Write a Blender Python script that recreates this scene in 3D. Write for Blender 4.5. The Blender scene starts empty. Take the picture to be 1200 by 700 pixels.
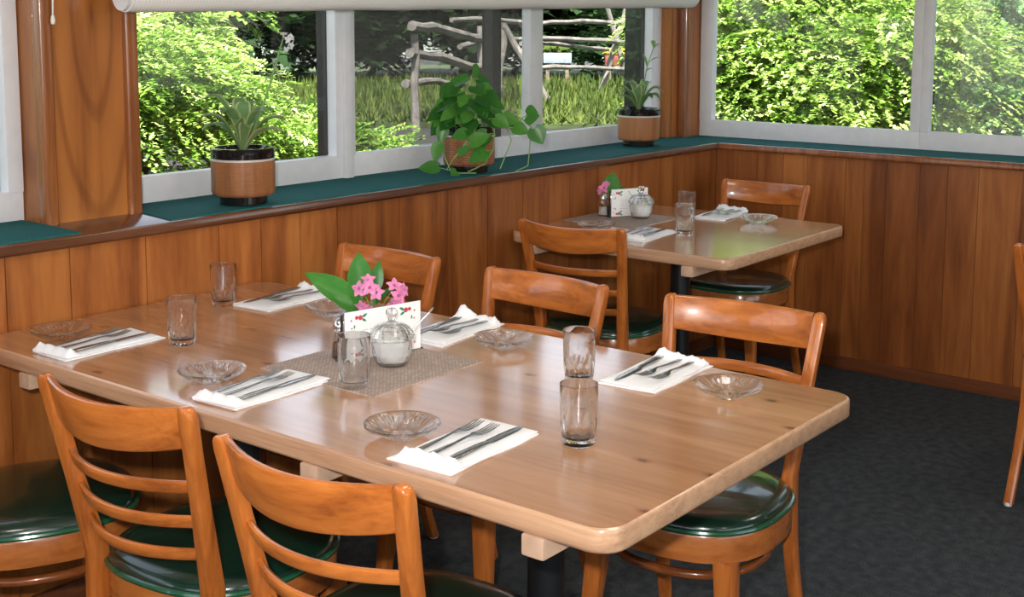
import bpy, bmesh, math, random
import numpy as np
from mathutils import Vector, Matrix
random.seed(7); rng = np.random.default_rng(7)
PI = math.pi
C = bpy.context.scene.collection
sc = bpy.context.scene

# ------------------------------------------------------------------ materials
def new_mat(name):
    m = bpy.data.materials.new(name); m.use_nodes = True
    nt = m.node_tree; nt.nodes.clear()
    out = nt.nodes.new('ShaderNodeOutputMaterial')
    return m, nt, out
def N(nt, t, **kw):
    n = nt.nodes.new('ShaderNode' + t)
    for k, v in kw.items(): setattr(n, k, v)
    return n
def L(nt, a, b): nt.links.new(a, b)
def pbsdf(nt, out, col=(.5,.5,.5), rough=.5, metal=0, coat=0, spec=.5, coat_rough=.05):
    p = N(nt, 'BsdfPrincipled')
    p.inputs['Base Color'].default_value = (*col, 1)
    p.inputs['Roughness'].default_value = rough
    p.inputs['Metallic'].default_value = metal
    p.inputs['Coat Weight'].default_value = coat
    p.inputs['Coat Roughness'].default_value = coat_rough
    p.inputs['Specular IOR Level'].default_value = spec
    L(nt, p.outputs[0], out.inputs[0])
    return p
def ramp(nt, fac, stops):
    r = N(nt, 'ValToRGB'); el = r.color_ramp.elements
    while len(el) < len(stops): el.new(.5)
    for e, (pos, c) in zip(el, stops): e.position = pos; e.color = (*c, 1)
    L(nt, fac, r.inputs[0]); return r.outputs[0]
def noise(nt, vec, scale, detail=4, rough=.5, dist=0):
    n = N(nt, 'TexNoise'); n.inputs['Scale'].default_value = scale; n.inputs['Detail'].default_value = detail
    n.inputs['Roughness'].default_value = rough; n.inputs['Distortion'].default_value = dist
    if vec is not None: L(nt, vec, n.inputs['Vector'])
    return n.outputs['Fac']
def mixc(nt, fac, a, b, mode='MIX'):
    m = N(nt, 'Mix', data_type='RGBA', blend_type=mode)
    if isinstance(fac, (int, float)): m.inputs[0].default_value = fac
    else: L(nt, fac, m.inputs[0])
    for i, v in ((6, a), (7, b)):
        if isinstance(v, tuple): m.inputs[i].default_value = (*v, 1)
        else: L(nt, v, m.inputs[i])
    return m.outputs[2]
def mathn(nt, op, a, b=None):
    m = N(nt, 'Math', operation=op)
    for i, v in ((0, a), (1, b)):
        if v is None: continue
        if isinstance(v, (int, float)): m.inputs[i].default_value = v
        else: L(nt, v, m.inputs[i])
    return m.outputs[0]
def bump(nt, p, h, strength=.2, dist=.002):
    b = N(nt, 'Bump'); b.inputs['Strength'].default_value = strength; b.inputs['Distance'].default_value = dist
    L(nt, h, b.inputs['Height']); L(nt, b.outputs[0], p.inputs['Normal'])
def objvec(nt, scale=(1,1,1), rnd=0.0):
    tc = N(nt, 'TexCoord'); mp = N(nt, 'Mapping'); mp.inputs['Scale'].default_value = scale
    L(nt, tc.outputs['Object'], mp.inputs['Vector'])
    if rnd:
        oi = N(nt, 'ObjectInfo'); va = N(nt, 'VectorMath', operation='SCALE')
        cx = N(nt, 'CombineXYZ')
        for i in range(3): L(nt, oi.outputs['Random'], cx.inputs[i])
        L(nt, cx.outputs[0], va.inputs[0]); va.inputs['Scale'].default_value = rnd
        ad = N(nt, 'VectorMath', operation='ADD'); L(nt, mp.outputs[0], ad.inputs[0]); L(nt, va.outputs[0], ad.inputs[1])
        return ad.outputs[0]
    return mp.outputs[0]

def plain(name, col, rough=.5, metal=0, coat=0, spec=.5, var=.06, vscale=20, bmp=0, bscale=200):
    m, nt, out = new_mat(name); p = pbsdf(nt, out, col, rough, metal, coat, spec)
    v = objvec(nt)
    if var:
        f = noise(nt, v, vscale)
        a = tuple(max(0, c*(1-var*2)) for c in col); b = tuple(min(1, c*(1+var*2)) for c in col)
        L(nt, ramp(nt, f, [(.3, a), (.7, b)]), p.inputs['Base Color'])
    if bmp: bump(nt, p, noise(nt, v, bscale, 3), bmp, .001)
    return m

def wood(name, dark, mid, light, scale, rough=.3, coat=.4, knots=0, rnd=13.0, tone=False, grooves=None, coat_rough=.08, contrast=1.0, cathedral=None, cat_at=(0,0,0), spec=.4):
    """scale: stretched object-space scale, small along the grain"""
    m, nt, out = new_mat(name); p = pbsdf(nt, out, mid, rough, 0, coat, spec, coat_rough)
    v = objvec(nt, scale, rnd)
    f1 = noise(nt, v, 1.0, 5, .55, .8)
    f2 = noise(nt, v, 5.0, 3, .6, .2)
    s = mathn(nt, 'ADD', mathn(nt, 'MULTIPLY', f1, .72), mathn(nt, 'MULTIPLY', f2, .28))
    k = .16/contrast
    col = ramp(nt, s, [(.5-k, dark), (.5, mid), (.5+k, light)])
    if cathedral:
        w = N(nt, 'TexWave', wave_type='RINGS', rings_direction='SPHERICAL'); w.inputs['Scale'].default_value = 1.0
        w.inputs['Distortion'].default_value = 1.6; w.inputs['Detail'].default_value = 3; w.inputs['Detail Scale'].default_value = 1.2
        cvv = N(nt, 'VectorMath', operation='ADD'); L(nt, objvec(nt, cathedral), cvv.inputs[0]); cvv.inputs[1].default_value = [-a*b_ for a, b_ in zip(cat_at, cathedral)]
        L(nt, cvv.outputs[0], w.inputs['Vector'])
        lines = ramp(nt, w.outputs['Fac'], [(0.0, (.62,.55,.5)), (.16, (.95,)*3), (.5, (1,)*3), (1, (1.06,)*3)])
        col = mixc(nt, .75, col, lines, 'MULTIPLY')
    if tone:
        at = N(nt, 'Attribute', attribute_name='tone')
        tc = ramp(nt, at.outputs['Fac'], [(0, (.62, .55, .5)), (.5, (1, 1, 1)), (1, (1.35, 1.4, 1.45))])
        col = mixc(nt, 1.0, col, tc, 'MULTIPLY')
    if knots:
        vo = N(nt, 'TexVoronoi', voronoi_dimensions='2D'); vo.inputs['Scale'].default_value = knots; L(nt, objvec(nt, (1, .6, 1), 0), vo.inputs['Vector'])
        kf = ramp(nt, vo.outputs['Distance'], [(.012, (.22, .14, .10)), (.032, (.75, .62, .55)), (.06, (1, 1, 1))])
        col = mixc(nt, .8, col, kf, 'MULTIPLY')
    L(nt, col, p.inputs['Base Color'])
    bump(nt, p, f2, .08, .001)
    return m

M = {}
CH = ((.28,.072,.013), (.48,.138,.025), (.62,.198,.040))
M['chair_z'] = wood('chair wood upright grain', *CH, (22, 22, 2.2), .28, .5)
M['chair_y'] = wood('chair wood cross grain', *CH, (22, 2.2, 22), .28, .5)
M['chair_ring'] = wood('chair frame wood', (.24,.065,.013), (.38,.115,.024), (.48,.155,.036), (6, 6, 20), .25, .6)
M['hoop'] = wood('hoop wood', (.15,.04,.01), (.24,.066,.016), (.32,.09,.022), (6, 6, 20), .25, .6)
M['table'] = wood('table top wood', (.34,.155,.072), (.47,.232,.112), (.57,.30,.155), (14, 1.1, 14), .2, .75, 4.0, 0, True, coat_rough=.12, contrast=.85)
M['table_edge'] = wood('table edge wood', (.42,.24,.145), (.55,.32,.19), (.64,.39,.24), (30, 2.2, 60), .3, .4, 0, 0)
M['batten'] = plain('batten wood', (.55,.36,.25), .5, var=.08)
PN = ((.22,.062,.012), (.35,.110,.023), (.46,.165,.037))
M['panel_left'] = wood('wainscot wood', *PN, (9, 9, 1.1), .40, .15, 3.4, 0, True, coat_rough=.2, contrast=1.3)
M['panel_right'] = wood('wainscot wood beside', *PN, (9, 9, .9), .45, .1, 0, 0, True, coat_rough=.2, contrast=1.2)
M['post'] = wood('post board wood', (.25,.080,.017), (.36,.125,.027), (.42,.155,.035), (8, 8, .9), .36, .25, 0, 0, False, cathedral=(5.2, 1.0, 1.15), cat_at=(-3.13, .2, 1.52), contrast=.9)
M['trimwood'] = wood('trim wood', (.075,.024,.009), (.105,.036,.014), (.14,.05,.02), (1.5, 30, 20), .25, .6, 0, 0)
M['trimwood_z'] = wood('batten trim wood', (.16,.048,.014), (.25,.08,.022), (.33,.115,.033), (30, 30, 1.5), .25, .5, 0, 0)
M['base'] = wood('baseboard wood', (.10,.028,.009), (.15,.045,.014), (.19,.06,.02), (20, 2, 30), .5, .1, 0, 0)
M['paint'] = plain('white window paint', (.72,.72,.76), .35, var=.02, coat=.15)
M['ceiling'] = plain('ceiling paint', (.75,.73,.68), .8, var=.02)
M['wallpaint'] = plain('cream wall paint', (.55,.45,.33), .8, var=.03)
M['vinyl'] = plain('dark green vinyl', (.004,.024,.014), .24, var=.15, vscale=8, coat=.6, bmp=.12, bscale=160)
M['piping'] = plain('green vinyl piping', (.010,.085,.04), .2, var=.05, coat=.5)
M['black'] = plain('black powder coat', (.010,.011,.013), .35, var=.1)
M['blackplastic'] = plain('black plastic', (.007,.007,.008), .12, var=.05, coat=.4)
M['glide'] = plain('white nylon glide', (.75,.75,.75), .4, var=.02)
M['chrome'] = plain('chrome', (.75,.75,.76), .12, 1, var=.02)
M['silver'] = plain('pale silver band', (.75,.72,.68), .35, .3, var=.02)
M['steel'] = plain('stainless steel', (.42,.42,.41), .22, 1, var=.03)
M['salt'] = plain('salt', (.85,.85,.83), .9, var=.02)
M['sugar'] = plain('sugar', (.92,.92,.90), .9, var=.02, bmp=.3, bscale=300)
M['pepper'] = plain('pepper', (.10,.07,.05), .9, var=.3, vscale=300)
M['cardwhite'] = plain('card paper', (.9,.9,.9), .5, var=.01)
M['red'] = plain('printed red', (.55,.05,.08), .6, var=.02)
M['printgreen'] = plain('printed green', (.03,.25,.13), .6, var=.02)
M['printgrey'] = plain('printed grey', (.35,.35,.4), .6, var=.02)
M['soil'] = plain('potting soil', (.03,.02,.013), .95, var=.3, vscale=80, bmp=.6)
M['cord'] = plain('white cord', (.8,.78,.72), .8, var=.02)
M['asphalt'] = plain('asphalt', (.0045,.0045,.005), .9, var=.2, vscale=8)
M['rail'] = plain('weathered split wood', (.10,.088,.08), .85, var=.25, vscale=6, bmp=.5, bscale=20)
M['porch'] = plain('dark stained post', (.022,.018,.016), .7, var=.2)
M['bark'] = plain('bark', (.10,.07,.05), .9, var=.3, vscale=12)
M['boxred'] = plain('red painted box', (.12,.02,.014), .6, var=.1)
M['boxwhite'] = plain('white painted box', (.16,.19,.22), .6, var=.1)
M['yellow'] = plain('yellow blossoms', (.35,.22,.01), .6, var=.1)
M['orange'] = plain('orange canvas', (.75,.25,.03), .6, var=.1)

def carpet():
    m, nt, out = new_mat('dark carpet'); p = pbsdf(nt, out, (.02,.023,.026), .95, spec=.15)
    v = objvec(nt)
    f = mathn(nt, 'ADD', mathn(nt, 'MULTIPLY', noise(nt, v, 330, 2, .7), .72), mathn(nt, 'MULTIPLY', noise(nt, v, 30, 4), .28))
    L(nt, ramp(nt, f, [(.34, (.012,.017,.021)), (.5, (.042,.049,.055)), (.66, (.10,.105,.11))]), p.inputs['Base Color'])
    bump(nt, p, f, .6, .004); return m
M['carpet'] = carpet()
def matgreen():
    m, nt, out = new_mat('green sill carpet'); p = pbsdf(nt, out, (.006,.07,.068), .9, spec=.2)
    f = noise(nt, objvec(nt), 230, 2, .7)
    L(nt, ramp(nt, f, [(.3, (.006,.065,.068)), (.7, (.018,.15,.15))]), p.inputs['Base Color'])
    bump(nt, p, f, .5, .002); return m
M['sillgreen'] = matgreen()
def napkin_mat():
    m, nt, out = new_mat('white cotton napkin'); p = pbsdf(nt, out, (.88,.88,.9), .85, spec=.2)
    bump(nt, p, noise(nt, objvec(nt, (1,1,1), 5), 45, 5, .6), .35, .004); return m
M['napkin'] = napkin_mat()
def placemat_mat():
    m, nt, out = new_mat('woven placemat'); p = pbsdf(nt, out, (.4,.33,.28), .8, spec=.2)
    b = N(nt, 'TexBrick'); b.inputs['Scale'].default_value = 1; b.inputs['Brick Width'].default_value = .011; b.inputs['Row Height'].default_value = .0052
    b.inputs['Mortar Size'].default_value = .0009; b.inputs['Bias'].default_value = 0
    b.inputs['Color1'].default_value = (.56,.47,.42,1); b.inputs['Color2'].default_value = (.40,.31,.265,1); b.inputs['Mortar'].default_value = (.24,.175,.14,1)
    L(nt, objvec(nt), b.inputs['Vector']); L(nt, b.outputs['Color'], p.inputs['Base Color'])
    bump(nt, p, b.outputs['Fac'], -.4, .001); return m
M['placemat'] = placemat_mat()
def basket(name, c1, c2, c3, w, h):
    m, nt, out = new_mat(name); p = pbsdf(nt, out, c1, .45, 0, .2)
    tc = N(nt, 'TexCoord'); sx = N(nt, 'SeparateXYZ'); L(nt, tc.outputs['Object'], sx.inputs[0])
    ang = mathn(nt, 'MULTIPLY', mathn(nt, 'ARCTAN2', sx.outputs[1], sx.outputs[0]), .095)
    cv = N(nt, 'CombineXYZ'); L(nt, ang, cv.inputs[0]); L(nt, sx.outputs[2], cv.inputs[1])
    b = N(nt, 'TexBrick'); b.inputs['Scale'].default_value = 1; b.inputs['Brick Width'].default_value = w; b.inputs['Row Height'].default_value = h
    b.inputs['Mortar Size'].default_value = h*.13; b.inputs['Mortar Smooth'].default_value = .6
    for k, c in (('Color1', c1), ('Color2', c2), ('Mortar', c3)): b.inputs[k].default_value = (*c, 1)
    L(nt, cv.outputs[0], b.inputs['Vector'])
    st = noise(nt, objvec(nt, (30, 30, 2)), 1, 4)
    col = mixc(nt, .7, b.outputs['Color'], ramp(nt, st, [(.35, (.6,.55,.5)), (.65, (1.2,1.2,1.2))]), 'MULTIPLY')
    L(nt, col, p.inputs['Base Color']); bump(nt, p, b.outputs['Fac'], -.5, .002); return m
M['basket'] = basket('fine woven pot', (.40,.165,.062), (.34,.135,.05), (.20,.07,.025), .03, .0042)
M['basket_coarse'] = basket('coarse woven pot', (.45,.18,.08), (.34,.125,.055), (.12,.04,.02), .02, .0085)
M['potwood'] = wood('pot veneer', (.26,.1,.04), (.36,.145,.058), (.44,.19,.08), (25, 25, 1.5), .4, .2, 0, 0)

def glass_mat(name, tint=(1,1,1), transp=.3, rough=.0, ior=1.48):
    m, nt, out = new_mat(name)
    g = N(nt, 'BsdfGlass'); g.inputs['Color'].default_value = (*tint, 1); g.inputs['Roughness'].default_value = rough; g.inputs['IOR'].default_value = ior
    t = N(nt, 'BsdfTransparent'); t.inputs['Color'].default_value = (*tint, 1)
    mx = N(nt, 'MixShader'); mx.inputs[0].default_value = transp
    L(nt, g.outputs[0], mx.inputs[1]); L(nt, t.outputs[0], mx.inputs[2]); L(nt, mx.outputs[0], out.inputs[0])
    return m
M['glass'] = glass_mat('clear tumbler glass', (1,1,1), .08)
M['plateglass'] = glass_mat('pressed glass', (1,1,1), .18)
def pane_mat():
    m, nt, out = new_mat('window pane glass')
    lw = N(nt, 'LayerWeight'); lw.inputs[0].default_value = .5
    fr = N(nt, 'Math', operation='MULTIPLY_ADD'); L(nt, mathn(nt, 'POWER', lw.outputs['Facing'], 5.0), fr.inputs[0]); fr.inputs[1].default_value = .5; fr.inputs[2].default_value = .03
    t = N(nt, 'BsdfTransparent'); t.inputs['Color'].default_value = (.97,.98,.97,1)
    g = N(nt, 'BsdfGlossy'); g.inputs['Roughness'].default_value = .0
    mx = N(nt, 'MixShader'); L(nt, fr.outputs[0], mx.inputs[0]); L(nt, t.outputs[0], mx.inputs[1]); L(nt, g.outputs[0], mx.inputs[2])
    L(nt, mx.outputs[0], out.inputs[0]); return m
M['pane'] = pane_mat()
def screen_mat(name, col, dens):
    m, nt, out = new_mat(name)
    t = N(nt, 'BsdfTransparent'); d = N(nt, 'BsdfDiffuse'); d.inputs['Color'].default_value = (*col, 1)
    f = noise(nt, objvec(nt), 70, 3, .7)
    mx = N(nt, 'MixShader')
    fac = ramp(nt, f, [(.35, (dens*.85,)*3), (.66, (dens*1.25,)*3)])
    L(nt, fac, mx.inputs[0]); L(nt, t.outputs[0], mx.inputs[1]); L(nt, d.outputs[0], mx.inputs[2]); L(nt, mx.outputs[0], out.inputs[0])
    return m
M['screen'] = screen_mat('dusty insect screen', (.15,.145,.145), .45)
M['screen_pale'] = screen_mat('pale insect screen', (.55,.62,.56), .34)
def blind_mat():
    m, nt, out = new_mat('cream blind fabric'); p = pbsdf(nt, out, (.74,.73,.68), .8)
    w = N(nt, 'TexWave', bands_direction='X'); w.inputs['Scale'].default_value = 28; L(nt, objvec(nt), w.inputs['Vector'])
    L(nt, ramp(nt, w.outputs['Fac'], [(0, (.80,.80,.80)), (.5, (.88,.88,.88))]), p.inputs['Base Color'])
    bump(nt, p, w.outputs['Fac'], .2, .001); return m
M['blind'] = blind_mat()
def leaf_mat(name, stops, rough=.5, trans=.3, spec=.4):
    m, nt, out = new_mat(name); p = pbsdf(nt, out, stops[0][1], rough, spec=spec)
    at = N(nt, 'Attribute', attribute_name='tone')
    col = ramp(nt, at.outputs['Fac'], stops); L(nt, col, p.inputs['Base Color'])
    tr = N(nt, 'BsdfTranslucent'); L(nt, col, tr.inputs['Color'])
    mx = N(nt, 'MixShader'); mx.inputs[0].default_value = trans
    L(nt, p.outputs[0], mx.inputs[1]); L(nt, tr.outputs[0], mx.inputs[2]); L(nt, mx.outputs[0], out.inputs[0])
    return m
M['conifer'] = leaf_mat('sunlit conifer growth', [(0, (.02,.06,.008)), (.38, (.16,.31,.03)), (1, (.90,.93,.42))], .6, .35, .2)  # tips pale as new growth, with blown-out sun put into their colour too
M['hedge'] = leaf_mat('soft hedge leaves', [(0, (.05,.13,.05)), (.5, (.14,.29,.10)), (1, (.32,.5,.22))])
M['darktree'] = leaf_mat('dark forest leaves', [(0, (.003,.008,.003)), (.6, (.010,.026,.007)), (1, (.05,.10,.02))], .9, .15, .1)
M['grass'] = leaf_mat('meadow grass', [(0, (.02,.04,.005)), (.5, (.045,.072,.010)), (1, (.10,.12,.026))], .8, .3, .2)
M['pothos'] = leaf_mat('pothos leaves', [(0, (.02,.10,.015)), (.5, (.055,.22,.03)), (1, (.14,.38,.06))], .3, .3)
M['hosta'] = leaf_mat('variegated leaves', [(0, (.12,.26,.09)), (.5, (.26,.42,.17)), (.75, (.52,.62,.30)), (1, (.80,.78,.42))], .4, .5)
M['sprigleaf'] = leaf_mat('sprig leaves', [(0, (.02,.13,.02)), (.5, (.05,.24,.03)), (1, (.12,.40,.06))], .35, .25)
M['stem'] = plain('green stem', (.18,.34,.10), .5, var=.1)
M['pink'] = plain('pink petals', (.78,.25,.48), .6, var=.12, vscale=60)
M['whitepetal'] = leaf_mat('white petals', [(0,(.93,.90,.94)),(1,(.95,.93,.96))], .6, .6)
M['lawn'] = plain('mown grass', (.022,.036,.006), .9, var=.3, vscale=3)

# ------------------------------------------------------------------ mesh tools
class MB:
    def __init__(s): s.v=[]; s.f=[]; s.mi=[]; s.tone=[]
    def add(s, vs, fs, mi=0, tone=.5):
        b=len(s.v); s.v += [tuple(p) for p in vs]
        for f in fs: s.f.append(tuple(b+i for i in f)); s.mi.append(mi); s.tone.append(tone)
    def box(s, x0,x1,y0,y1,z0,z1, mi=0, tone=.5):
        v=[(x,y,z) for z in (z0,z1) for y in (y0,y1) for x in (x0,x1)]
        s.add(v,[(0,2,3,1),(4,5,7,6),(0,1,5,4),(2,6,7,3),(0,4,6,2),(1,3,7,5)],mi,tone)
    def bbox(s, x0,x1,y0,y1,z0,z1, r=.004, mi=0, tone=.5):
        """box with chamfered edges"""
        bm=bmesh.new(); bmesh.ops.create_cube(bm,size=1)
        for v in bm.verts: v.co=Vector(((x0+x1)/2+v.co.x*(x1-x0),(y0+y1)/2+v.co.y*(y1-y0),(z0+z1)/2+v.co.z*(z1-z0)))
        bmesh.ops.bevel(bm,geom=bm.edges[:],offset=r,segments=2,profile=.6,affect='EDGES')
        bm.verts.index_update(); s.add([v.co[:] for v in bm.verts],[[v.index for v in f.verts] for f in bm.faces],mi,tone); bm.free()
    def loft(s, rings, caps=True, mi=0, tone=.5, closed=True):
        n=len(rings[0]); vs=[p for r in rings for p in r]; fs=[]
        for i in range(len(rings)-1):
            for j in range(n if closed else n-1):
                k=(j+1)%n; fs.append((i*n+j,i*n+k,(i+1)*n+k,(i+1)*n+j))
        if caps: fs.append(tuple(range(n-1,-1,-1))); fs.append(tuple((len(rings)-1)*n+j for j in range(n)))
        s.add(vs,fs,mi,tone)
    def lathe(s, prof, n=40, o=(0,0,0), mi=0, tone=.5, fn=None, closed=False):
        """prof: (r,z) pairs; r==0 gives a pole"""
        rings=[]
        for r,z in prof:
            ring=[]
            for j in range(n):
                a=2*PI*j/n; rr=r if fn is None else fn(r,z,a)
                ring.append((o[0]+rr*math.cos(a),o[1]+rr*math.sin(a),o[2]+z))
            rings.append(ring)
        vs=[p for r in rings for p in r]; fs=[]
        m=len(rings); rng_=range(m if closed else m-1)
        for i in rng_:
            i2=(i+1)%m
            for j in range(n):
                k=(j+1)%n; fs.append((i*n+j,i*n+k,i2*n+k,i2*n+j))
        if not closed:
            fs.append(tuple(range(n-1,-1,-1))); fs.append(tuple((m-1)*n+j for j in range(n)))
        s.add(vs,fs,mi,tone)
    def tube(s, pts, r, n=8, mi=0, tone=.5, closed=False, caps=True):
        pts=[Vector(p) for p in pts]; m=len(pts); rings=[]; up=None
        for i,p in enumerate(pts):
            a=pts[(i-1)%m] if (closed or i>0) else p; b=pts[(i+1)%m] if (closed or i<m-1) else p
            t=(b-a).normalized()
            if up is None: up=Vector((0,0,1)) if abs(t.z)<.9 else Vector((1,0,0))
            x=t.cross(up)
            if x.length<1e-5: x=t.orthogonal()
            x.normalize(); y=x.cross(t).normalized(); up=y
            rr=r[i] if isinstance(r,(list,tuple)) else r
            rings.append([tuple(p+x*math.cos(2*PI*j/n)*rr+y*math.sin(2*PI*j/n)*rr) for j in range(n)])
        if closed: rings.append(rings[0]); s.loft(rings,False,mi,tone)
        else: s.loft(rings,caps,mi,tone)
    def build(s, name, mat, parent=None, smooth=True, angle=38, loc=None, recalc=True):
        me=bpy.data.meshes.new(name); me.from_pydata(s.v,[],s.f)
        mats = mat if isinstance(mat,(list,tuple)) else [mat]
        for m_ in mats: me.materials.append(m_)
        me.polygons.foreach_set('material_index', s.mi)
        if any(t!=.5 for t in s.tone):
            at=me.attributes.new('tone','FLOAT','FACE'); at.data.foreach_set('value',[float(t) for t in s.tone])
        if recalc:
            bm=bmesh.new(); bm.from_mesh(me); bmesh.ops.recalc_face_normals(bm,faces=bm.faces[:]); bm.to_mesh(me); bm.free()
        if smooth:
            me.shade_smooth(); me.set_sharp_from_angle(angle=math.radians(angle))
        me.update()
        o=bpy.data.objects.new(name,me); C.objects.link(o)
        if parent is not None: o.parent=parent
        if loc is not None: o.location=loc
        return o
def rr(w,h,r,n=4):
    """rounded rectangle outline in 2-D, centred"""
    r=min(r,w/2-1e-4,h/2-1e-4); out=[]
    for cx,cy,a0 in ((w/2-r,h/2-r,0),(-w/2+r,h/2-r,PI/2),(-w/2+r,-h/2+r,PI),(w/2-r,-h/2+r,3*PI/2)):
        for k in range(n+1):
            a=a0+PI/2*k/n; out.append((cx+r*math.cos(a),cy+r*math.sin(a)))
    return out
def tag(o, label, cat, group=None, kind=None):
    o['label']=label; o['category']=cat
    if group: o['group']=group
    if kind: o['kind']=kind
    return o
def empty(name, loc, rz=0):
    o=bpy.data.objects.new(name,None); C.objects.link(o); o.location=loc; o.rotation_euler=(0,0,rz); o.empty_display_size=.1; return o
def structure(o): o['kind']='structure'; return o
def copy_tree(o, parent=None):
    c=o.copy(); C.objects.link(c)
    if parent is not None: c.parent=parent
    for ch in list(o.children): copy_tree(ch,c)
    return c
def lerp(a,b,t): return a+(b-a)*t

# ------------------------------------------------------------------ setting
ZS=.966     # sill height
XL,YB=-7.6,-6.2   # far ends of the room (behind the camera)
CZ=2.42
b=MB(); b.box(XL-.1,.32,YB-.1,.40,-.1,0); structure(b.build('floor',M['carpet'],smooth=False))
b=MB(); b.box(XL-.1,.75,YB-.1,.85,CZ,CZ+.14); structure(b.build('ceiling',M['ceiling'],smooth=False))  # runs past the walls as an added eave that keeps sun out

def planks(edges, axis, z0, z1, face, thick, sgn, tones, name, mat):
    """vertical boards with a narrow groove between them, one wall mesh"""
    b=MB(); g=.0016
    for i in range(len(edges)-1):
        a0,a1=edges[i]+g,edges[i+1]-g
        f=face+sgn*random.uniform(0,.0006)
        if axis=='x': b.box(a0,a1,min(f,f+sgn*thick),max(f,f+sgn*thick),z0,z1,tone=tones[i%len(tones)])
        else: b.box(min(f,f+sgn*thick),max(f,f+sgn*thick),a0,a1,z0,z1,tone=tones[i%len(tones)])
    lo,hi=edges[0],edges[-1]
    if axis=='x': b.box(lo,hi,face+.004,face+thick+.05,z0,z1,tone=.02)
    else: b.box(face+.004,face+thick+.05,lo,hi,z0,z1,tone=.02)
    return structure(b.build(name,mat,smooth=False))
eA=[XL]; x=XL
while x<-3.75: x+=random.choice((.17,.2,.24)); eA.append(x)
eA=[e for e in eA if e<-3.65]+[-3.519,-3.343,-3.114,-2.868,-2.714,-2.56,-2.406,-2.122,-1.877,-1.66,-1.452,-1.15,-.95,-.739,-.52,-.359,-.17,.02]
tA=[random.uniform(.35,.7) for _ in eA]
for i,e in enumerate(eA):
    if e>-2.45: tA[i]=random.uniform(.1,.38)  # boards towards the corner darkened: light falloff put into their tone
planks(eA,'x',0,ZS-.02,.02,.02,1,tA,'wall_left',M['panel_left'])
eB=[-.09,-.19,-.32,-.436,-.616,-.70,-.799,-.943,-1.06,-1.185,-1.359]
y=-1.359
while y>YB: y-=random.choice((.12,.17,.2,.26)); eB.append(max(y,YB))
eB=sorted(eB+[.02]); tB=[random.choice((.05,.15,.3,.42)) for _ in eB]  # random board tones, all lowered to carry this wall's dimmer light
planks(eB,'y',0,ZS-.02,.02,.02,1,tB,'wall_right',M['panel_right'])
# walls above the windows, behind the camera
b=MB(); b.box(XL,.36,.33,.43,2.02,CZ); b.box(XL,.36,.30,.43,.0,ZS-.05); structure(b.build('wall_above_left',M['wallpaint'],smooth=False))
b=MB(); b.box(.26,.36,YB,.43,2.02,CZ); b.box(.25,.36,YB,.30,.0,ZS-.05); b.box(.26,.36,YB,-4.4,ZS-.05,2.02); structure(b.build('wall_above_right',M['wallpaint'],smooth=False))
b=MB(); b.box(XL-.1,XL,YB,.43,0,1.0); b.box(XL-.1,XL,YB,.43,2.05,CZ); b.box(XL-.1,XL,YB,-4.6,1.0,2.05); b.box(XL-.1,XL,-.6,.43,1.0,2.05); structure(b.build('wall_back',M['wallpaint'],smooth=False))
b=MB(); b.box(XL,.36,YB-.1,YB,0,.9); b.box(XL,.36,YB-.1,YB,2.1,CZ); b.box(XL,-7.0,YB-.1,YB,.9,2.1); b.box(-.8,.36,YB-.1,YB,.9,2.1); structure(b.build('wall_front',M['wallpaint'],smooth=False))
# baseboards
b=MB(); b.bbox(XL,.005,.004,.02,0,.055,.003); structure(b.build('baseboard_left',M['base']))
b=MB(); b.bbox(.004,.02,YB,.004,0,.055,.003); structure(b.build('baseboard_right',M['base']))

# sill boards with rounded nose, green carpet strips laid in them
def nose_profile(d):   # (distance from nose front, z)
    return [(0,-.024),(0,-.006),(.002,-.002),(.006,0),(d,0),(d,-.03),(.004,-.03)]
b=MB(); b.loft([[(xx,p+0.0,ZS+z) for p,z in nose_profile(.40)] for xx in (XL,.0)]); sillA=structure(b.build('trim_1',M['trimwood'],angle=30))
b=MB(); b.box(-.0,.40,-.0,.40,ZS-.03,ZS)
b.loft([[(p,yy,ZS+z) for p,z in nose_profile(.30)] for yy in (YB,.0)]); sillB=structure(b.build('trim_2',M['trimwood_z'],angle=30))
def strip(pts,par):
    b=MB(); n=len(pts); b.add([(*p,ZS+.0) for p in pts]+[(*p,ZS+.004) for p in pts],[tuple(range(n))[::-1],tuple(range(n,2*n))]+[(i,(i+1)%n,n+(i+1)%n,n+i) for i in range(n)])
    o=b.build('carpet_inlay',M['sillgreen'],par,smooth=False); o['label']='dark green carpet strip'; return o
strip([(XL,.014),(-3.311,.014),(-3.297,.19),(-3.297,.36),(XL,.36)],sillA)
strip([(-3.035,.014),(-.004,.014),(.012,.012),(.04,.36),(-2.975,.36)],sillA)
strip([(.03,.02),(.30,.02),(.30,.36),(.05,.36)],sillA)
strip([(.014,YB),(.30,YB),(.30,.016),(.02,.012)],sillB)

# wooden posts between the windows
def rounded_batten(b,x0,x1,y0,y1,z0,z1):
    out=rr(x1-x0,y1-y0,.008,3)
    b.loft([[((x0+x1)/2+u,(y0+y1)/2+v,z) for u,v in out] for z in (z0,z1)])
b=MB(); b.box(-3.285,-3.0,.21,.44,ZS,CZ); post=structure(b.build('trim_3',M['post'],smooth=False))
b=MB(); rounded_batten(b,-3.297,-3.258,.192,.235,ZS,CZ); b.build('corner_strip',M['trimwood_z'],post)
b=MB(); rounded_batten(b,-3.036,-2.995,.192,.235,ZS,CZ); b.build('corner_strip',M['trimwood_z'],post)
b=MB(); b.box(.03,.40,.30,.44,ZS,CZ); b.box(.165,.40,.255,.44,ZS,CZ); post2=structure(b.build('trim_4',M['post'],smooth=False))
b=MB(); rounded_batten(b,.125,.172,.252,.305,ZS,CZ); b.build('corner_strip',M['trimwood_z'],post2)

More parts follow.
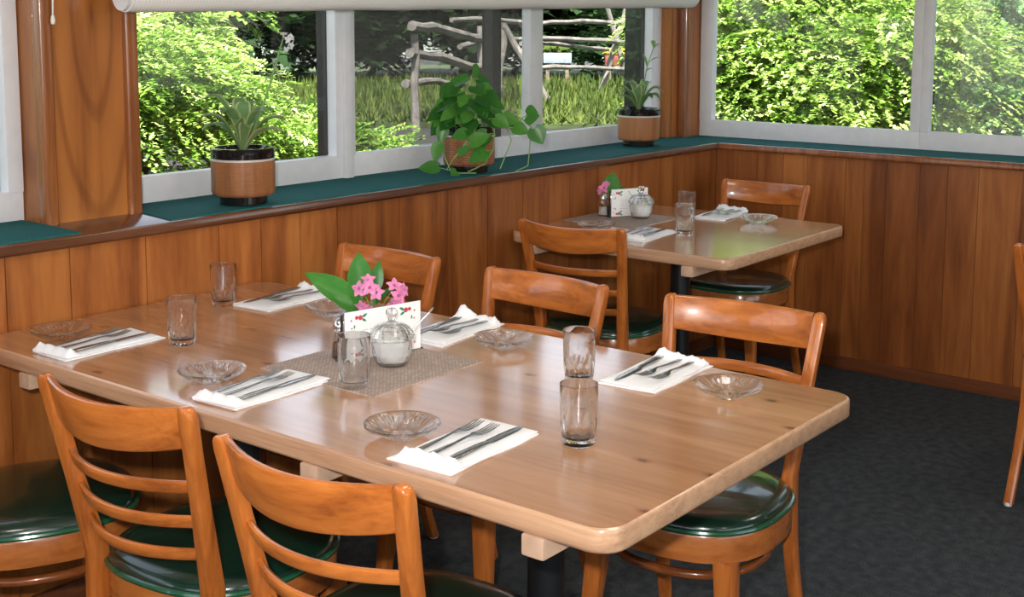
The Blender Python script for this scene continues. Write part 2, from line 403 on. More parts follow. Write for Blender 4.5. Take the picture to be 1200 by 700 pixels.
# windows
ZH=2.02
def win_A(name,x0,x1,mull,y,rail_top=1.05,left=.07,right=.07,screens=(),proud=0):
    """x0..x1 outer frame; mull: list of (xa,xb) mullions"""
    r=empty(name,((x0+x1)/2,y,ZS)); structure(r); ox,oz=(x0+x1)/2,ZS
    b=MB()
    def bar(xa,xb,za,zb,ya=0,yb=.040): b.bbox(xa-ox,xb-ox,ya,yb,za-oz,zb-oz,.004)
    bar(x0,x1,ZS,rail_top); bar(x0,x1,ZH-.08,ZH)
    bar(x0,x0+left,rail_top-.004,ZH-.07,-.004); bar(x1-right,x1,rail_top-.004,ZH-.07,-.004)
    for xa,xb in mull: bar(xa,xb,rail_top-.004,ZH-.07,-.006)
    b.build('window_frame',M['paint'],r)
    b=MB(); b.bbox(x1-right-ox-.006,x1-right-ox+.03,.041,.085,rail_top-oz-.02,ZH-oz,.003); b.build('outer_stop',M['porch'],r)
    xs=[x0+left]+[q for m_ in mull for q in m_]+[x1-right]
    for i in range(0,len(xs),2):
        xa,xb=xs[i],xs[i+1]
        b=MB(); b.box(xa-ox-.008,xb-ox+.008,.026,.030,rail_top-oz-.008,ZH-.07-oz); b.build('pane',M['pane'],r,smooth=False)
        if i//2 in screens:
            b=MB(); b.add([(xa-ox,.058,rail_top-oz),(xb-ox,.058,rail_top-oz),(xb-ox,.058,ZH-.07-oz),(xa-ox,.058,ZH-.07-oz)],[(0,1,2,3)])
            b.build('insect_screen',M['screen'],r,smooth=False)
    return r
win_A('window_1',-5.9,-3.288,[(-4.6,-4.52)],.318,1.05,.07,.046)
win_A('window_2',-3.0,-2.055,[],.335,1.05,.055,.052)
win_A('window_3',-2.058,.035,[(-1.0,-.913)],.340,1.05,.05,.085,(0,))
b=MB(); b.bbox(-2.075,-2.035,.318,.345,ZS,ZH,.003); structure(b.build('trim_5',M['paint']))
def win_B(name,y0,y1,lo=.07,hi=.07,screen=None,rail_top=1.05,x=.262):
    oy,oz=(y0+y1)/2,ZS
    r=empty(name,(x,oy,ZS)); structure(r); b=MB()
    def bar(ya,yb,za,zb,xa=0,xb=.040): b.bbox(xa,xb,ya-oy,yb-oy,za-oz,zb-oz,.004)
    bar(y0,y1,ZS,rail_top); bar(y0,y1,ZH-.08,ZH)
    bar(y0,y0+lo,rail_top-.004,ZH-.07,-.004); bar(y1-hi,y1,rail_top-.004,ZH-.07,-.004)
    b.build('window_frame',M['paint'],r)
    b=MB(); b.box(.026,.030,y0+lo-oy-.008,y1-hi-oy+.008,rail_top-oz-.008,ZH-.07-oz); b.build('pane',M['pane'],r,smooth=False)
    if screen:
        b=MB(); b.add([(.058,y0+lo-oy,rail_top-oz),(.058,y1-hi-oy,rail_top-oz),(.058,y1-hi-oy,ZH-.07-oz),(.058,y0+lo-oy,ZH-.07-oz)],[(0,1,2,3)])
        b.build('insect_screen',screen,r,smooth=False)
win_B('window_4',-.845,.252,.045,.068)
win_B('window_5',-2.6,-.845,.07,.038,M['screen_pale'])
win_B('window_6',-4.4,-2.6)

r=empty('added_window_7',(XL-.05,-2.6,1.0)); structure(r); b=MB()  # unseen window, added to let in daylight and give reflections
for ya,yb,za,zb in ((-2,2,0,.07),(-2,2,.98,1.05),(-2,-1.93,.07,.98),(1.93,2,.07,.98),(-.7,-.62,.07,.98),(.62,.7,.07,.98)): b.bbox(-.03,.03,ya,yb,za,zb,.004)
b.build('window_frame',M['paint'],r)
b=MB(); b.box(-.002,.002,-1.94,1.94,.06,.99); b.build('pane',M['pane'],r,smooth=False)
r=empty('added_window_8',(-3.9,YB-.05,.9)); structure(r); b=MB()  # second unseen window band, added for soft fill and highlights in glass
for xa,xb,za,zb in [(-3.1,3.1,0,.07),(-3.1,3.1,1.13,1.2)]+[(c_-.035,c_+.035,.07,1.13) for c_ in (-3.065,-1.55,0,1.55,3.065)]: b.bbox(xa,xb,-.03,.03,za,zb,.004)
b.build('window_frame',M['paint'],r)
b=MB(); b.box(-3.05,3.05,-.002,.002,.06,1.14); b.build('pane',M['pane'],r,smooth=False)
# roller blind over the left windows
r=empty('roller_blind',(-1.5,.10,1.588)); tag(r,'cream roller blind rolled up across the top of the window behind three potted plants','blind')
b=MB(); xa,xb=-1.60,1.395
prof=[(0,.052),(.03,.055)]
rings=[]
for i in range(61):
    t=i/60; xx=lerp(xa,xb,t); zz=lerp(-.006,.048,t); ww=.050+.001*math.sin(t*40)
    rings.append([(xx,ww*math.cos(a)*.9,zz+ww*math.sin(a)) for a in [2*PI*k/28 for k in range(28)]])
b.loft(rings); b.build('rolled_fabric',M['blind'],r,angle=50)
b=MB()
for xx,zz in ((xa-.012,-.006),(xb+.002,.048)):
    b=MB(); b.loft([[(xx+dx,.04*math.cos(a),zz+.046*math.sin(a)) for a in [2*PI*k/24 for k in range(24)]] for dx in (0,.010)])
    b.build('end_cap',M['paint'],r)
b=MB(); b.box(xa+.03,xb-.03,.040,.043,.03,CZ-1.588); b.build('hanging_sheet',M['blind'],r,smooth=False)
for xx in (-1.2,1.1):
    b=MB(); b.tube([(xx,.0,.05),(xx,.034,.13),(xx,.036,.5),(xx,.036,CZ-1.588)],.002,6)
    b.build('lift_cord',M['cord'],r)
r=empty('blind_cord',(-3.262,.184,1.52)); tag(r,'thin white blind cord with a knot hanging against the wooden post','cord')
b=MB(); b.tube([(0,0,.0),(.002,0,.05),(-.002,0,.2),(0,0,.5),(0,0,.9)],.0022,8); b.build('cord',M['cord'],r)
b=MB(); b.lathe([(0,-.022),(.005,-.02),(.0065,-.010),(.004,.002),(0,.004)],12); b.build('pull_knob',M['cord'],r)

# ------------------------------------------------------------------ chairs
def sup(a,bb,e,n=48,front_flat=0):
    out=[]
    for k in range(n):
        t=2*PI*k/n; c,s_=math.cos(t),math.sin(t)
        out.append((a*math.copysign(abs(c)**(2/e),c), bb*math.copysign(abs(s_)**(2/e),s_)))
    return out
def rake(z):
    if z>=.47: return -.185-.216*(z-.47)
    if z>=.30: return -.185
    t=(.30-z)/.30; return -.185-.075*t*t**.3
W2=.193
def half(z):
    if z>=.45: return lerp(.159,.193,(z-.45)/.39)
    return lerp(.182,.159,z/.45)
def make_chair():
    t=empty('dining_chair',(0,0,0))
    # cushion
    b=MB(); rings=[]
    for s_,z in ((.93,.438),(.985,.441),(1.0,.446)): rings.append([(x*s_,y*s_,z) for x,y in sup(.208,.212,2.6)])
    for s_,z in ((.995,.455),(.975,.463),(.93,.470),(.82,.4745),(.6,.477),(.3,.478),(.02,.478)): rings.append([(x*s_,y*s_,z) for x,y in sup(.208,.212,2.6)])
    b.loft(rings); seat=b.build('seat',M['vinyl'],t,angle=70)
    b=MB(); b.tube([(x,y,.4475) for x,y in sup(.209,.213,2.6)],.0062,8,closed=True); o=b.build('piping',M['piping'],seat)
    # bent wood frame under it
    b=MB(); o_=sup(.207,.211,2.6); i_=sup(.183,.187,2.6)
    b.lathe  # noqa
    prof=[(o_,.381),(o_,.436),([(x*.99,y*.99) for x,y in o_],.440),(i_,.440),(i_,.381)]
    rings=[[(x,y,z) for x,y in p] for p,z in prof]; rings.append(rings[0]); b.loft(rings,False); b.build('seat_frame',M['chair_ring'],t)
    # rear legs that run up as back posts
    for sg in (1,-1):
        b=MB(); rings=[]
        zs_=[0.006,.08,.16,.24,.32,.40,.47,.55,.63,.71,.78,.815]
        for z in zs_:
            d=.027+.015*math.exp(-((z-.43)/.16)**2); w=.030
            yy=sg*half(z)
            rings.append([(rake(z)+u,yy+v,z) for u,v in rr(d,w,.006,2)])
        for z,k in ((.829,.9),(.836,.72),(.840,.42)):
            rings.append([(rake(z)+u*(.5+.5*k),sg*half(z)-sg*.006*(1-k)+v*k,z) for u,v in rr(.027,.030,.006,2)])
        b.loft(rings); leg=b.build('leg',M['chair_z'],t)
        b=MB(); b.lathe([(.011,0),(.013,.002),(.013,.010),(.010,.012)],14,(rake(0.0),sg*half(0),0)); b.build('glide',M['glide'],leg)
    for sg in (1,-1):
        b=MB(); rings=[]
        for z,k in ((.006,0),(.1,.25),(.2,.5),(.3,.8),(.383,1)):
            w=lerp(.029,.047,k); xx=lerp(.178,.150,k); yy=sg*lerp(.180,.152,k)
            rings.append([(xx+u,yy+v,z) for u,v in rr(w,w,.006,2)])
        b.loft(rings); leg=b.build('leg',M['chair_z'],t)
        b=MB(); b.lathe([(.011,0),(.013,.002),(.013,.010),(.010,.012)],14,(.178,sg*.180,0)); b.build('glide',M['glide'],leg)
    # hoop stretcher
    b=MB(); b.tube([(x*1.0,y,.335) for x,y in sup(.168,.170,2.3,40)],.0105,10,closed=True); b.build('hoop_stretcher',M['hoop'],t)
    # crest rail and slats, bowed away from the sitter
    yin=W2-.015
    def bow(name,ztop,zbot_mid,zbot_end,thick,sag,ends_top=0):
        b=MB(); rings=[]
        for i in range(25):
            u=-1+2*i/24; off=-sag*(1-u*u)
            zt=ztop-ends_top*(1-u*u); zb=lerp(zbot_mid,zbot_end,u*u)
            ring=[]
            for du,dz in rr(thick,zt-zb,.005,2):
                z=(zt+zb)/2+dz; ring.append((rake(z)+off+du,(half(z)-.015)*u,z))
            rings.append(ring)
        b.loft(rings); return b.build(name,M['chair_y'],t)
    bow('crest_rail',.838,.742,.757,.017,.052,.006)
    for zc in (.679,.608,.540): bow('slat',zc+.0125,zc-.0125,zc-.0125,.015,.050)
    return t
chairs=[  # left-hand top corner of the back, right-hand corner, label
 ((-3.844,-.66),(-3.804,-1.084),'ladder-back wooden chair between the nearest chair and the one by the wall, near table side',0),
 ((-3.861,-1.208),(-3.839,-1.627),'ladder-back wooden chair nearest the camera, tucked under the open end of the big table',0),
 (None,(-3.66,-.325,-26),'turned wooden chair near the panelled wall, only its round green seat showing',0),
 ((-2.476,-.484),(-2.468,-.048),'wooden chair behind the pink flowers, far side of the big table by the wall',1),
 ((-2.496,-1.072),(-2.478,-.643),'wooden chair in the middle of the far side, behind napkin and glass plate',1),
 ((-2.435,-1.628),(-2.468,-1.22),'wooden chair at the open end, far side of big table, green seat shining',1),
 ((-1.745,-.195),(-1.705,-.595),'wooden chair with slatted back seen from behind, near side of the small table',0),
 ((-.272,-.592),(-.275,-.176),'wooden chair on the far side of the small square table, against the panelled wall',1),
]
proto=make_chair(); first=True
for pl,prr,lab,_ in chairs:
    c=proto if first else copy_tree(proto); first=False
    if pl is None:
        c.location=(prr[0],prr[1],0); c.rotation_euler=(0,0,math.radians(prr[2])); tag(c,lab,'chair','wooden dining chairs with green seats'); continue
    a=Vector((*pl,0)); d=Vector((*prr,0)); up=(a-d).normalized()       # local +y
    th=math.atan2(-up.x,up.y); m=(a+d)/2; f=Vector((math.cos(th),math.sin(th),0))
    c.location=m+f*.265; c.rotation_euler=(0,0,th)
    tag(c,lab,'chair','wooden dining chairs with green seats')
c=copy_tree(proto); c.location=(-.90,-1.88,0); c.rotation_euler=(0,0,math.radians(0))
tag(c,'wooden chair cut off at the edge of the photo, standing alone on open carpet','chair','wooden dining chairs with green seats')

# ------------------------------------------------------------------ tables
def make_table(x0,x1,y0,y1,cols,bats,edges,label,group):
    cx,cy=(x0+x1)/2,(y0+y1)/2
    t=empty('dining_table',(cx,cy,0)); tag(t,label,'table',group)
    T=.75; th=.040; w,l=x1-x0,y1-y0
    b=MB(); out=rr(w,l,.045,6)
    def ring(s_,z): return [(u-math.copysign(s_,u),v-math.copysign(s_,v),z) for u,v in out]
    b.loft([ring(.004,T-th),ring(.001,T-th+.003),ring(0,T-th+.006),ring(0,T-.006),ring(.0015,T-.002),ring(.005,T)],False)
    n=len(out); top=MB()
    b.add(ring(.004,T-th),[tuple(range(n-1,-1,-1))])
    body=b.build('edge_band',M['table_edge'],None,angle=40)
    # top surface made of glued boards running the length
    b=MB(); pts=ring(.005,T); 
    es=[x0-cx-1]+[e-cx for e in edges]+[x1-cx+1]
    def clip(poly,xc,keep):
        o=[]
        for i in range(len(poly)):
            p,q=poly[i],poly[(i+1)%len(poly)]
            ip=(p[0]-xc)*keep>=0; iq=(q[0]-xc)*keep>=0
            if ip: o.append(p)
            if ip!=iq:
                k=(xc-p[0])/(q[0]-p[0]); o.append((xc,p[1]+k*(q[1]-p[1]),T))
        return o
    for i in range(len(es)-1):
        pl=clip(clip(pts,es[i],1),es[i+1],-1)
        if len(pl)>2: b.add(pl,[tuple(range(len(pl)))],tone=random.uniform(.34,.62))
    topo=b.build('tabletop',M['table'],t,smooth=False)
    body.parent=topo
    for yb in bats:
        b=MB(); b.bbox(x0-cx-.002,x1-cx-.05,yb-cy-.022,yb-cy+.022,T-th-.036,T-th-.0005,.004); b.build('batten',M['batten'],t)
    for yc in cols:
        b=MB(); b.lathe([(.05,.03),(.042,.045),(.038,.06),(.038,T-th-.037)],32,(0,yc-cy,0)); b.build('column',M['black'],t)
        b=MB(); b.lathe([(.25,0),(.25,.012),(.235,.022),(.09,.034),(.045,.05),(.03,.05)],40,(0,yc-cy,0)); b.build('pedestal_base',M['black'],t)
    return t
BX0,BX1,BY0,BY1=-3.622,-2.714,-1.825,.012
make_table(BX0,BX1,BY0,BY1,(-1.37,-.44),(-.225,-1.17,-1.68),(-3.50,-3.36,-3.23,-3.06,-2.95,-2.83),'long glossy wooden table with six places, its short end against the wall','wooden dining tables')
SX0,SX1,SY0,SY1=-1.551,-.625,-.902,.012
make_table(SX0,SX1,SY0,SY1,(-.45,),(-.745,-.09),(-1.40,-1.25,-1.12,-.95,-.80),'small square wooden table in the corner, set for two','wooden dining tables')
# long stretcher batten of the small table is its own piece (second batten near the wall)

# ------------------------------------------------------------------ tableware
T=.75
def make_napkin(seed,peak=0):
    rnd=random.Random(seed); r=empty('napkin',(0,0,0)); b=MB()
    Lx,Ly=.262,.134
    def slab(x0,x1,y0,y1,z0,h,amp,jit,roll=0):
        nx,ny=36,18; top=[]; bot=[]
        c=[(rnd.uniform(-jit,jit),rnd.uniform(-jit,jit)) for _ in range(4)]
        ph=[rnd.uniform(0,6) for _ in range(6)]
        for i in range(nx+1):
            for j in range(ny+1):
                u,v=i/nx,j/ny
                dx=lerp(lerp(c[0][0],c[1][0],u),lerp(c[3][0],c[2][0],u),v); dy=lerp(lerp(c[0][1],c[1][1],u),lerp(c[3][1],c[2][1],u),v)
                x=lerp(x0,x1,u)+dx; y=lerp(y0,y1,v)+dy+.002*math.sin(u*9+ph[0])*(2*v-1)
                z=z0+h+amp*(math.sin(u*7+ph[1])*math.sin(v*5+ph[2])+.5*math.sin(u*17+ph[3]+v*6))
                if roll: z+=roll*math.exp(-((u-.055)/.05)**2)*(1+.18*math.sin(v*21+ph[4])+.12*math.sin(v*47))
                if peak: z+=peak*max(0,1-math.hypot((u-.02)*3.6,(v-peakv)*3.4))**1.3
                edge=min(1,min(v,1-v,u,1-u)*14)
                zt=z0+ (z-z0)*(.45+.55*math.sqrt(edge))
                top.append((x,y,zt)); bot.append((x,y,z0))
        n=(nx+1)*(ny+1); fs=[]
        idx=lambda i,j:i*(ny+1)+j
        for i in range(nx):
            for j in range(ny):
                fs.append((idx(i,j),idx(i+1,j),idx(i+1,j+1),idx(i,j+1))); fs.append(tuple(n+k for k in (idx(i,j),idx(i,j+1),idx(i+1,j+1),idx(i+1,j))))
        per=[idx(i,0) for i in range(nx+1)]+[idx(nx,j) for j in range(1,ny+1)]+[idx(i,ny) for i in range(nx-1,-1,-1)]+[idx(0,j) for j in range(ny-1,0,-1)]
        for k in range(len(per)):
            p,q=per[k],per[(k+1)%len(per)]; fs.append((p,n+p,n+q,q))
        b.add(top+bot,fs)
    peakv=.15
    slab(-Lx/2,Lx/2,-Ly/2,Ly/2,0,.0045,.0004,.006)
    slab(-Lx/2+.002,Lx/2-.004,-Ly/2+.002,Ly/2-.003,.0045,.0045,.0006,.006,.0135)
    return b
def fork_mesh():
    b=MB()
    # handle, neck and palm along +x, then four tines
    st=[(-.095,.0105,.0022,.0),( -.085,.013,.0024,.0002),(-.06,.011,.0024,.0008),(-.02,.0065,.0028,.0022),(.012,.0055,.003,.0045),(.028,.010,.0022,.0040),(.036,.0195,.0018,.0030),(.046,.0225,.0016,.0022)]
    b.loft([[(x,u,z+.0022+v) for u,v in rr(w,h,h*.4,2)] for x,w,h,z in st])
    for k in range(4):
        y=(k-1.5)*.0061
        pts=[(.0455,.0037,.0022),(.06,.0034,.0024),(.075,.0032,.0036),(.090,.0024,.0062),(.097,.0014,.0075)]
        b.loft([[(x,y+u,z+.0018+v) for u,v in rr(w,.0016,.0005,1)] for x,w,z in pts])
    return b
def knife_mesh():
    b=MB()
    st=[(-.115,.010,.004),(-.110,.016,.005),(-.08,.0185,.0056),(-.03,.0150,.0056),(-.006,.012,.005),(.002,.013,.003),(.012,.0185,.0018),(.05,.0195,.0016),(.085,.0175,.0014),(.105,.011,.0012),(.114,.003,.001)]
    b.loft([[(x,u+(.0 if x<0 else .001),h/2+v+.0002) for u,v in rr(w,h,h*.45,2)] for x,w,h in st])
    return b
def split_knife():
    return knife_mesh()
FORK=fork_mesh().build('table_fork',M['steel'],None,angle=45); FM=FORK.data
KNIFE=knife_mesh().build('table_knife',M['steel'],None,angle=45); KM=KNIFE.data
bpy.data.objects.remove(FORK); bpy.data.objects.remove(KNIFE)
def add_mesh(name,me,loc,rz,ry=0):
    o=bpy.data.objects.new(name,me); C.objects.link(o); o.location=loc; o.rotation_euler=(0,ry,rz); return o
def tumbler():
    b=MB(); H=.112
    def fac(r,z,a):
        # cut facets around the lower half of the outside
        k=math.sin(PI*max(0,min(1,(z-.016)/.036)))**.7; k2=math.sin(PI*max(0,min(1,(z-.001)/.018)))**.7
        sh=max(0,min(1,(z-.016)/.036))
        c1=1-2*abs(((a*10/(2*PI)+.5*sh)%1)-.5); c2=1-2*abs(((a*10/(2*PI)+.5)%1)-.5)
        return r*(1+.085*k*(c1-.45)+.07*k2*(c2-.45))
    outer=[(.0265,.0),(.0285,.002),(.0295,.006),(.0305,.013),(.0309,.0165),(.0312,.020),(.0316,.026),(.0322,.033),(.0328,.040),(.0332,.047),(.0336,.052),(.0337,.054),(.0342,.070),(.0348,.090),(.0352,.110),(.0349,.1118)]
    n=80; rings=[]
    for r,z in outer: rings.append([(fac(r,z,2*PI*j/n)*math.cos(2*PI*j/n),fac(r,z,2*PI*j/n)*math.sin(2*PI*j/n),z) for j in range(n)])
    for r,z in ((.0338,.112),(.0333,.110),(.0328,.09),(.0322,.07),(.0314,.05),(.0302,.03),(.0285,.018),(.022,.013),(.010,.012),(.001,.012)):
        rings.append([(r*math.cos(2*PI*j/n),r*math.sin(2*PI*j/n),z) for j in range(n)])
    b.loft(rings); o=b.build('drinking_glass',M['glass'],None,angle=14); me=o.data; bpy.data.objects.remove(o); return me
GM=tumbler()
def plate():
    b=MB(); n=128
    def pat(r,a):
        k=max(0,min(1,(r-.030)/.012))*max(0,min(1,(.0715-r)/.006))
        lobe=1-2*abs(((a*8/(2*PI))%1)-.5)           # eight petals pressed into the underside
        return k*(.0030*lobe**1.5+.0009*math.cos(48*a)*(r>.05))
    def rim(r,a): return r*(1+(.022*abs(math.cos(8*a)) if r>.06 else 0))
    rings=[]
    for r,z in ((.001,.0012),(.024,.0012),(.026,0),(.030,0),(.032,.0016),(.038,.0045),(.045,.0075),(.052,.0115),(.058,.0150),(.064,.0190),(.067,.0215),(.070,.0245)):
        rings.append([(rim(r,2*PI*j/n)*math.cos(2*PI*j/n),rim(r,2*PI*j/n)*math.sin(2*PI*j/n),max(0,z+(pat(r,2*PI*j/n) if r>.031 else 0))) for j in range(n)])
    for r,z in ((.0695,.0275),(.066,.0268),(.058,.0215),(.046,.0140),(.036,.0082),(.030,.0062),(.027,.0072),(.024,.0058),(.015,.0066),(.008,.0054),(.001,.0062)):
        rings.append([(rim(r,2*PI*j/n)*math.cos(2*PI*j/n),rim(r,2*PI*j/n)*math.sin(2*PI*j/n),z) for j in range(n)])
    b.loft(rings); o=b.build('bread_plate',M['plateglass'],None,angle=22); me=o.data; bpy.data.objects.remove(o); return me
PM=plate()

settings=[ # napkin centre x,y, facing angle, where, seed, peak
 (-3.455,-.272,2,'at the wall end of the big table, camera side',1,0),
 (-3.457,-.853,2,'in the middle of the big table, camera side',2,0),
 (-3.455,-1.407,2,'at the open end of the big table, camera side',3,0),
 (-2.856,-.240,184,'at the wall end of the big table, far side',4,.007),
 (-2.835,-.828,184,'in the middle of the big table, far side',5,.026),
 (-2.845,-1.424,183,'at the open end of the big table, far side',6,.008),
 (-1.315,-.425,4,'on the near side of the small table',7,0),
 (-.712,-.415,186,'on the far side of the small table',8,.010),
]
for x,y,deg,where,seed,peak in settings:
    th=math.radians(deg); ca,sa=math.cos(th),math.sin(th)
    P=lambda u,v,z:(x+u*ca-v*sa,y+u*sa+v*ca,z)
    b=make_napkin(seed,peak); bpy.data.objects.remove(bpy.data.objects[[o.name for o in bpy.data.objects if o.name.startswith('napkin') and o.type=='EMPTY'][-1]])
    o=b.build('napkin',M['napkin'],None,angle=60); o.location=(x,y,T); o.rotation_euler=(0,0,th)
    tag(o,'folded white napkin under cutlery '+where,'napkin','folded napkins')
    zn=T+.0102
    o=add_mesh('table_knife',KM,P(.008,-.036,zn),th+math.radians(2)); tag(o,'steel knife on napkin '+where,'knife','table knives')
    o=add_mesh('table_fork',FM,P(-.012,.004,zn),th+math.radians(-1)); tag(o,'steel fork next to knife '+where,'fork','table forks')
    o=add_mesh('table_fork',FM,P(-.010,.038,zn),th+math.radians(1)); tag(o,'steel fork away from knife '+where,'fork','table forks')
for x,y,lab in ((-3.478,-.148,'at the wall end of the big table, camera side'),(-3.478,-.716,'beside the middle napkin on the camera side of the big table'),(-3.49,-1.278,'beside the open-end napkin on the camera side of the big table'),
    (-2.900,-.475,'behind the flower sprig on the big table'),(-2.872,-1.022,'beside the middle napkin on the far side of the big table'),(-2.888,-1.622,'at the open far corner of the big table'),
    (-.795,-.62,'on the far side of the small table'),(-1.33,-.23,'partly hidden behind a chair back on the small table')):
    o=add_mesh('bread_plate',PM,(x,y,T),random.uniform(0,6)); tag(o,'small pressed glass plate '+lab,'plate','glass bread plates')
for x,y,lab in ((-3.0,-.160,'clear glass tumbler nearest the wall on the big table'),(-3.325,-.413,'clear glass tumbler by the wall-end plate, camera side of the big table'),(-3.322,-.984,'clear glass tumbler in front of the sugar bowl on the woven mat'),
    (-2.99,-1.322,'clear glass tumbler seen just above another on the big table, napkin beside it'),(-3.318,-1.552,'clear glass tumbler on bare wood, nearest the camera on the big table'),
    (-1.205,-.532,'clear glass tumbler in front of another on the small table'),(-.905,-.364,'clear glass tumbler behind another on the small table')):
    o=add_mesh('drinking_glass',GM,(x,y,T),random.uniform(0,6)); tag(o,lab,'glass','drinking glasses')
# woven mats
def mat(x0,x1,y0,y1,lab,rz=0):
    b=MB(); w,l=x1-x0,y1-y0; b.box(-w/2,w/2,-l/2,l/2,0,.0022); o=b.build('placemat',M['placemat'],None,smooth=False,loc=((x0+x1)/2,(y0+y1)/2,T)); o.rotation_euler=(0,0,rz)
    tag(o,lab,'placemat','woven placemats')
mat(-3.352,-3.005,-1.068,-.722,'square woven beige placemat in the middle of the big table')
mat(-1.222,-.880,-.325,.005,'square woven grey placemat on the small table against the wall')
Z2=T+.0022
# sugar bowl with lid
def sugar_bowl(x,y,lab,slab,k,spoon):
    r=empty('sugar_bowl',(x,y,Z2)); tag(r,lab,'bowl','glass sugar bowls'); n=112
    def cut(rr_,z,a): return rr_*(1+.035*(abs(math.cos(7*a+z*150))+abs(math.cos(7*a-z*150))-1.2)*math.sin(PI*min(1,max(0,z/.06))))
    rings=[]
    for q,z in ((.024,0),(.031,.002),(.036,.007),(.039,.013),(.041,.019),(.0425,.026),(.0437,.033),(.0445,.040),(.0449,.046),(.0450,.052),(.0445,.060)): rings.append([(cut(q,z,2*PI*j/n)*math.cos(2*PI*j/n),cut(q,z,2*PI*j/n)*math.sin(2*PI*j/n),z) for j in range(n)])
    for q,z in ((.0425,.061),(.0415,.055),(.041,.040),(.039,.026),(.034,.013),(.026,.007),(.001,.006)): rings.append([(q*math.cos(2*PI*j/n),q*math.sin(2*PI*j/n),z) for j in range(n)])
    b=MB(); b.loft(rings); b.build('bowl',M['plateglass'],r,angle=12)
    def flute(q,z,a): return q*(1+.11*(1-2*abs(((a*14/(2*PI))%1)-.5))*max(0,min(1,(q-.012)/.02))) if .015<q else q
    rings=[]
    for q,z in ((.046,.062),(.047,.065),(.044,.074),(.036,.086),(.026,.093),(.014,.097),(.008,.100),(.0075,.104),(.0105,.109),(.0135,.118),(.0125,.124),(.009,.128),(.001,.129)): rings.append([(flute(q,z,2*PI*j/n)*math.cos(2*PI*j/n),flute(q,z,2*PI*j/n)*math.sin(2*PI*j/n),z) for j in range(n)])
    rings=[[(0.001*math.cos(2*PI*j/n),.001*math.sin(2*PI*j/n),.089) for j in range(n)],[(.024*math.cos(2*PI*j/n),.024*math.sin(2*PI*j/n),.087) for j in range(n)],[(.034*math.cos(2*PI*j/n),.034*math.sin(2*PI*j/n),.081) for j in range(n)],[(.0425*math.cos(2*PI*j/n),.0425*math.sin(2*PI*j/n),.066) for j in range(n)],[(.043*math.cos(2*PI*j/n),.043*math.sin(2*PI*j/n),.0622) for j in range(n)]]+rings
    b=MB(); b.loft(rings); b.build('lid',M['plateglass'],r,angle=12)
    b=MB(); b.lathe([(.001,.0075),(.025,.0078),(.0335,.0145),(.038,.026),(.0400,.038),(.0405,.050),(.036,.053),(.02,.055),(.001,.056)],48,fn=lambda q,z,a:q*(1+.004*math.sin(5*a))); o=b.build('sugar',M['sugar'],None,loc=(x,y,Z2)); tag(o,slab,'sugar',None,'stuff')
    # spoon leaning out of the notch
    o=empty('teaspoon',(x,y,Z2)); tag(o,'steel teaspoon handle sticking out of '+k,'spoon','sugar spoons')
    b=MB(); p1=Vector(spoon); p0=Vector((p1.x*.22,p1.y*.22,.052))
    d=(p1-p0).normalized(); sd=d.cross(Vector((0,0,1))).normalized(); up=sd.cross(d)
    rg=[]
    for tt,w in ((0,.004),(.3,.0042),(.6,.006),(.85,.0095),(.97,.009),(1,.004)):
        c_=p0.lerp(p1,tt); rg.append([tuple(c_+sd*u+up*v) for u,v in rr(w,.0022,.0008,2)])
    b.loft(rg); b.build('handle',M['steel'],o)
    b=MB(); b.lathe([(.001,0),(.008,.0006),(.012,.003),(.0125,.0045),(.010,.0042),(.001,.002)],20,tuple(p0+Vector((-.004,.002,-.001)))); b.build('spoon_bowl',M['steel'],o)
sugar_bowl(-3.155,-.932,'cut glass sugar bowl with knobbed lid on the big table mat','white sugar filling the glass bowl on the big table','the sugar bowl on the big table',(.082,-.050,.122))
sugar_bowl(-.997,-.213,'cut glass sugar bowl with lid on the small table mat','white sugar filling the glass bowl on the small table','the sugar bowl on the small table',(-.035,.036,.108))

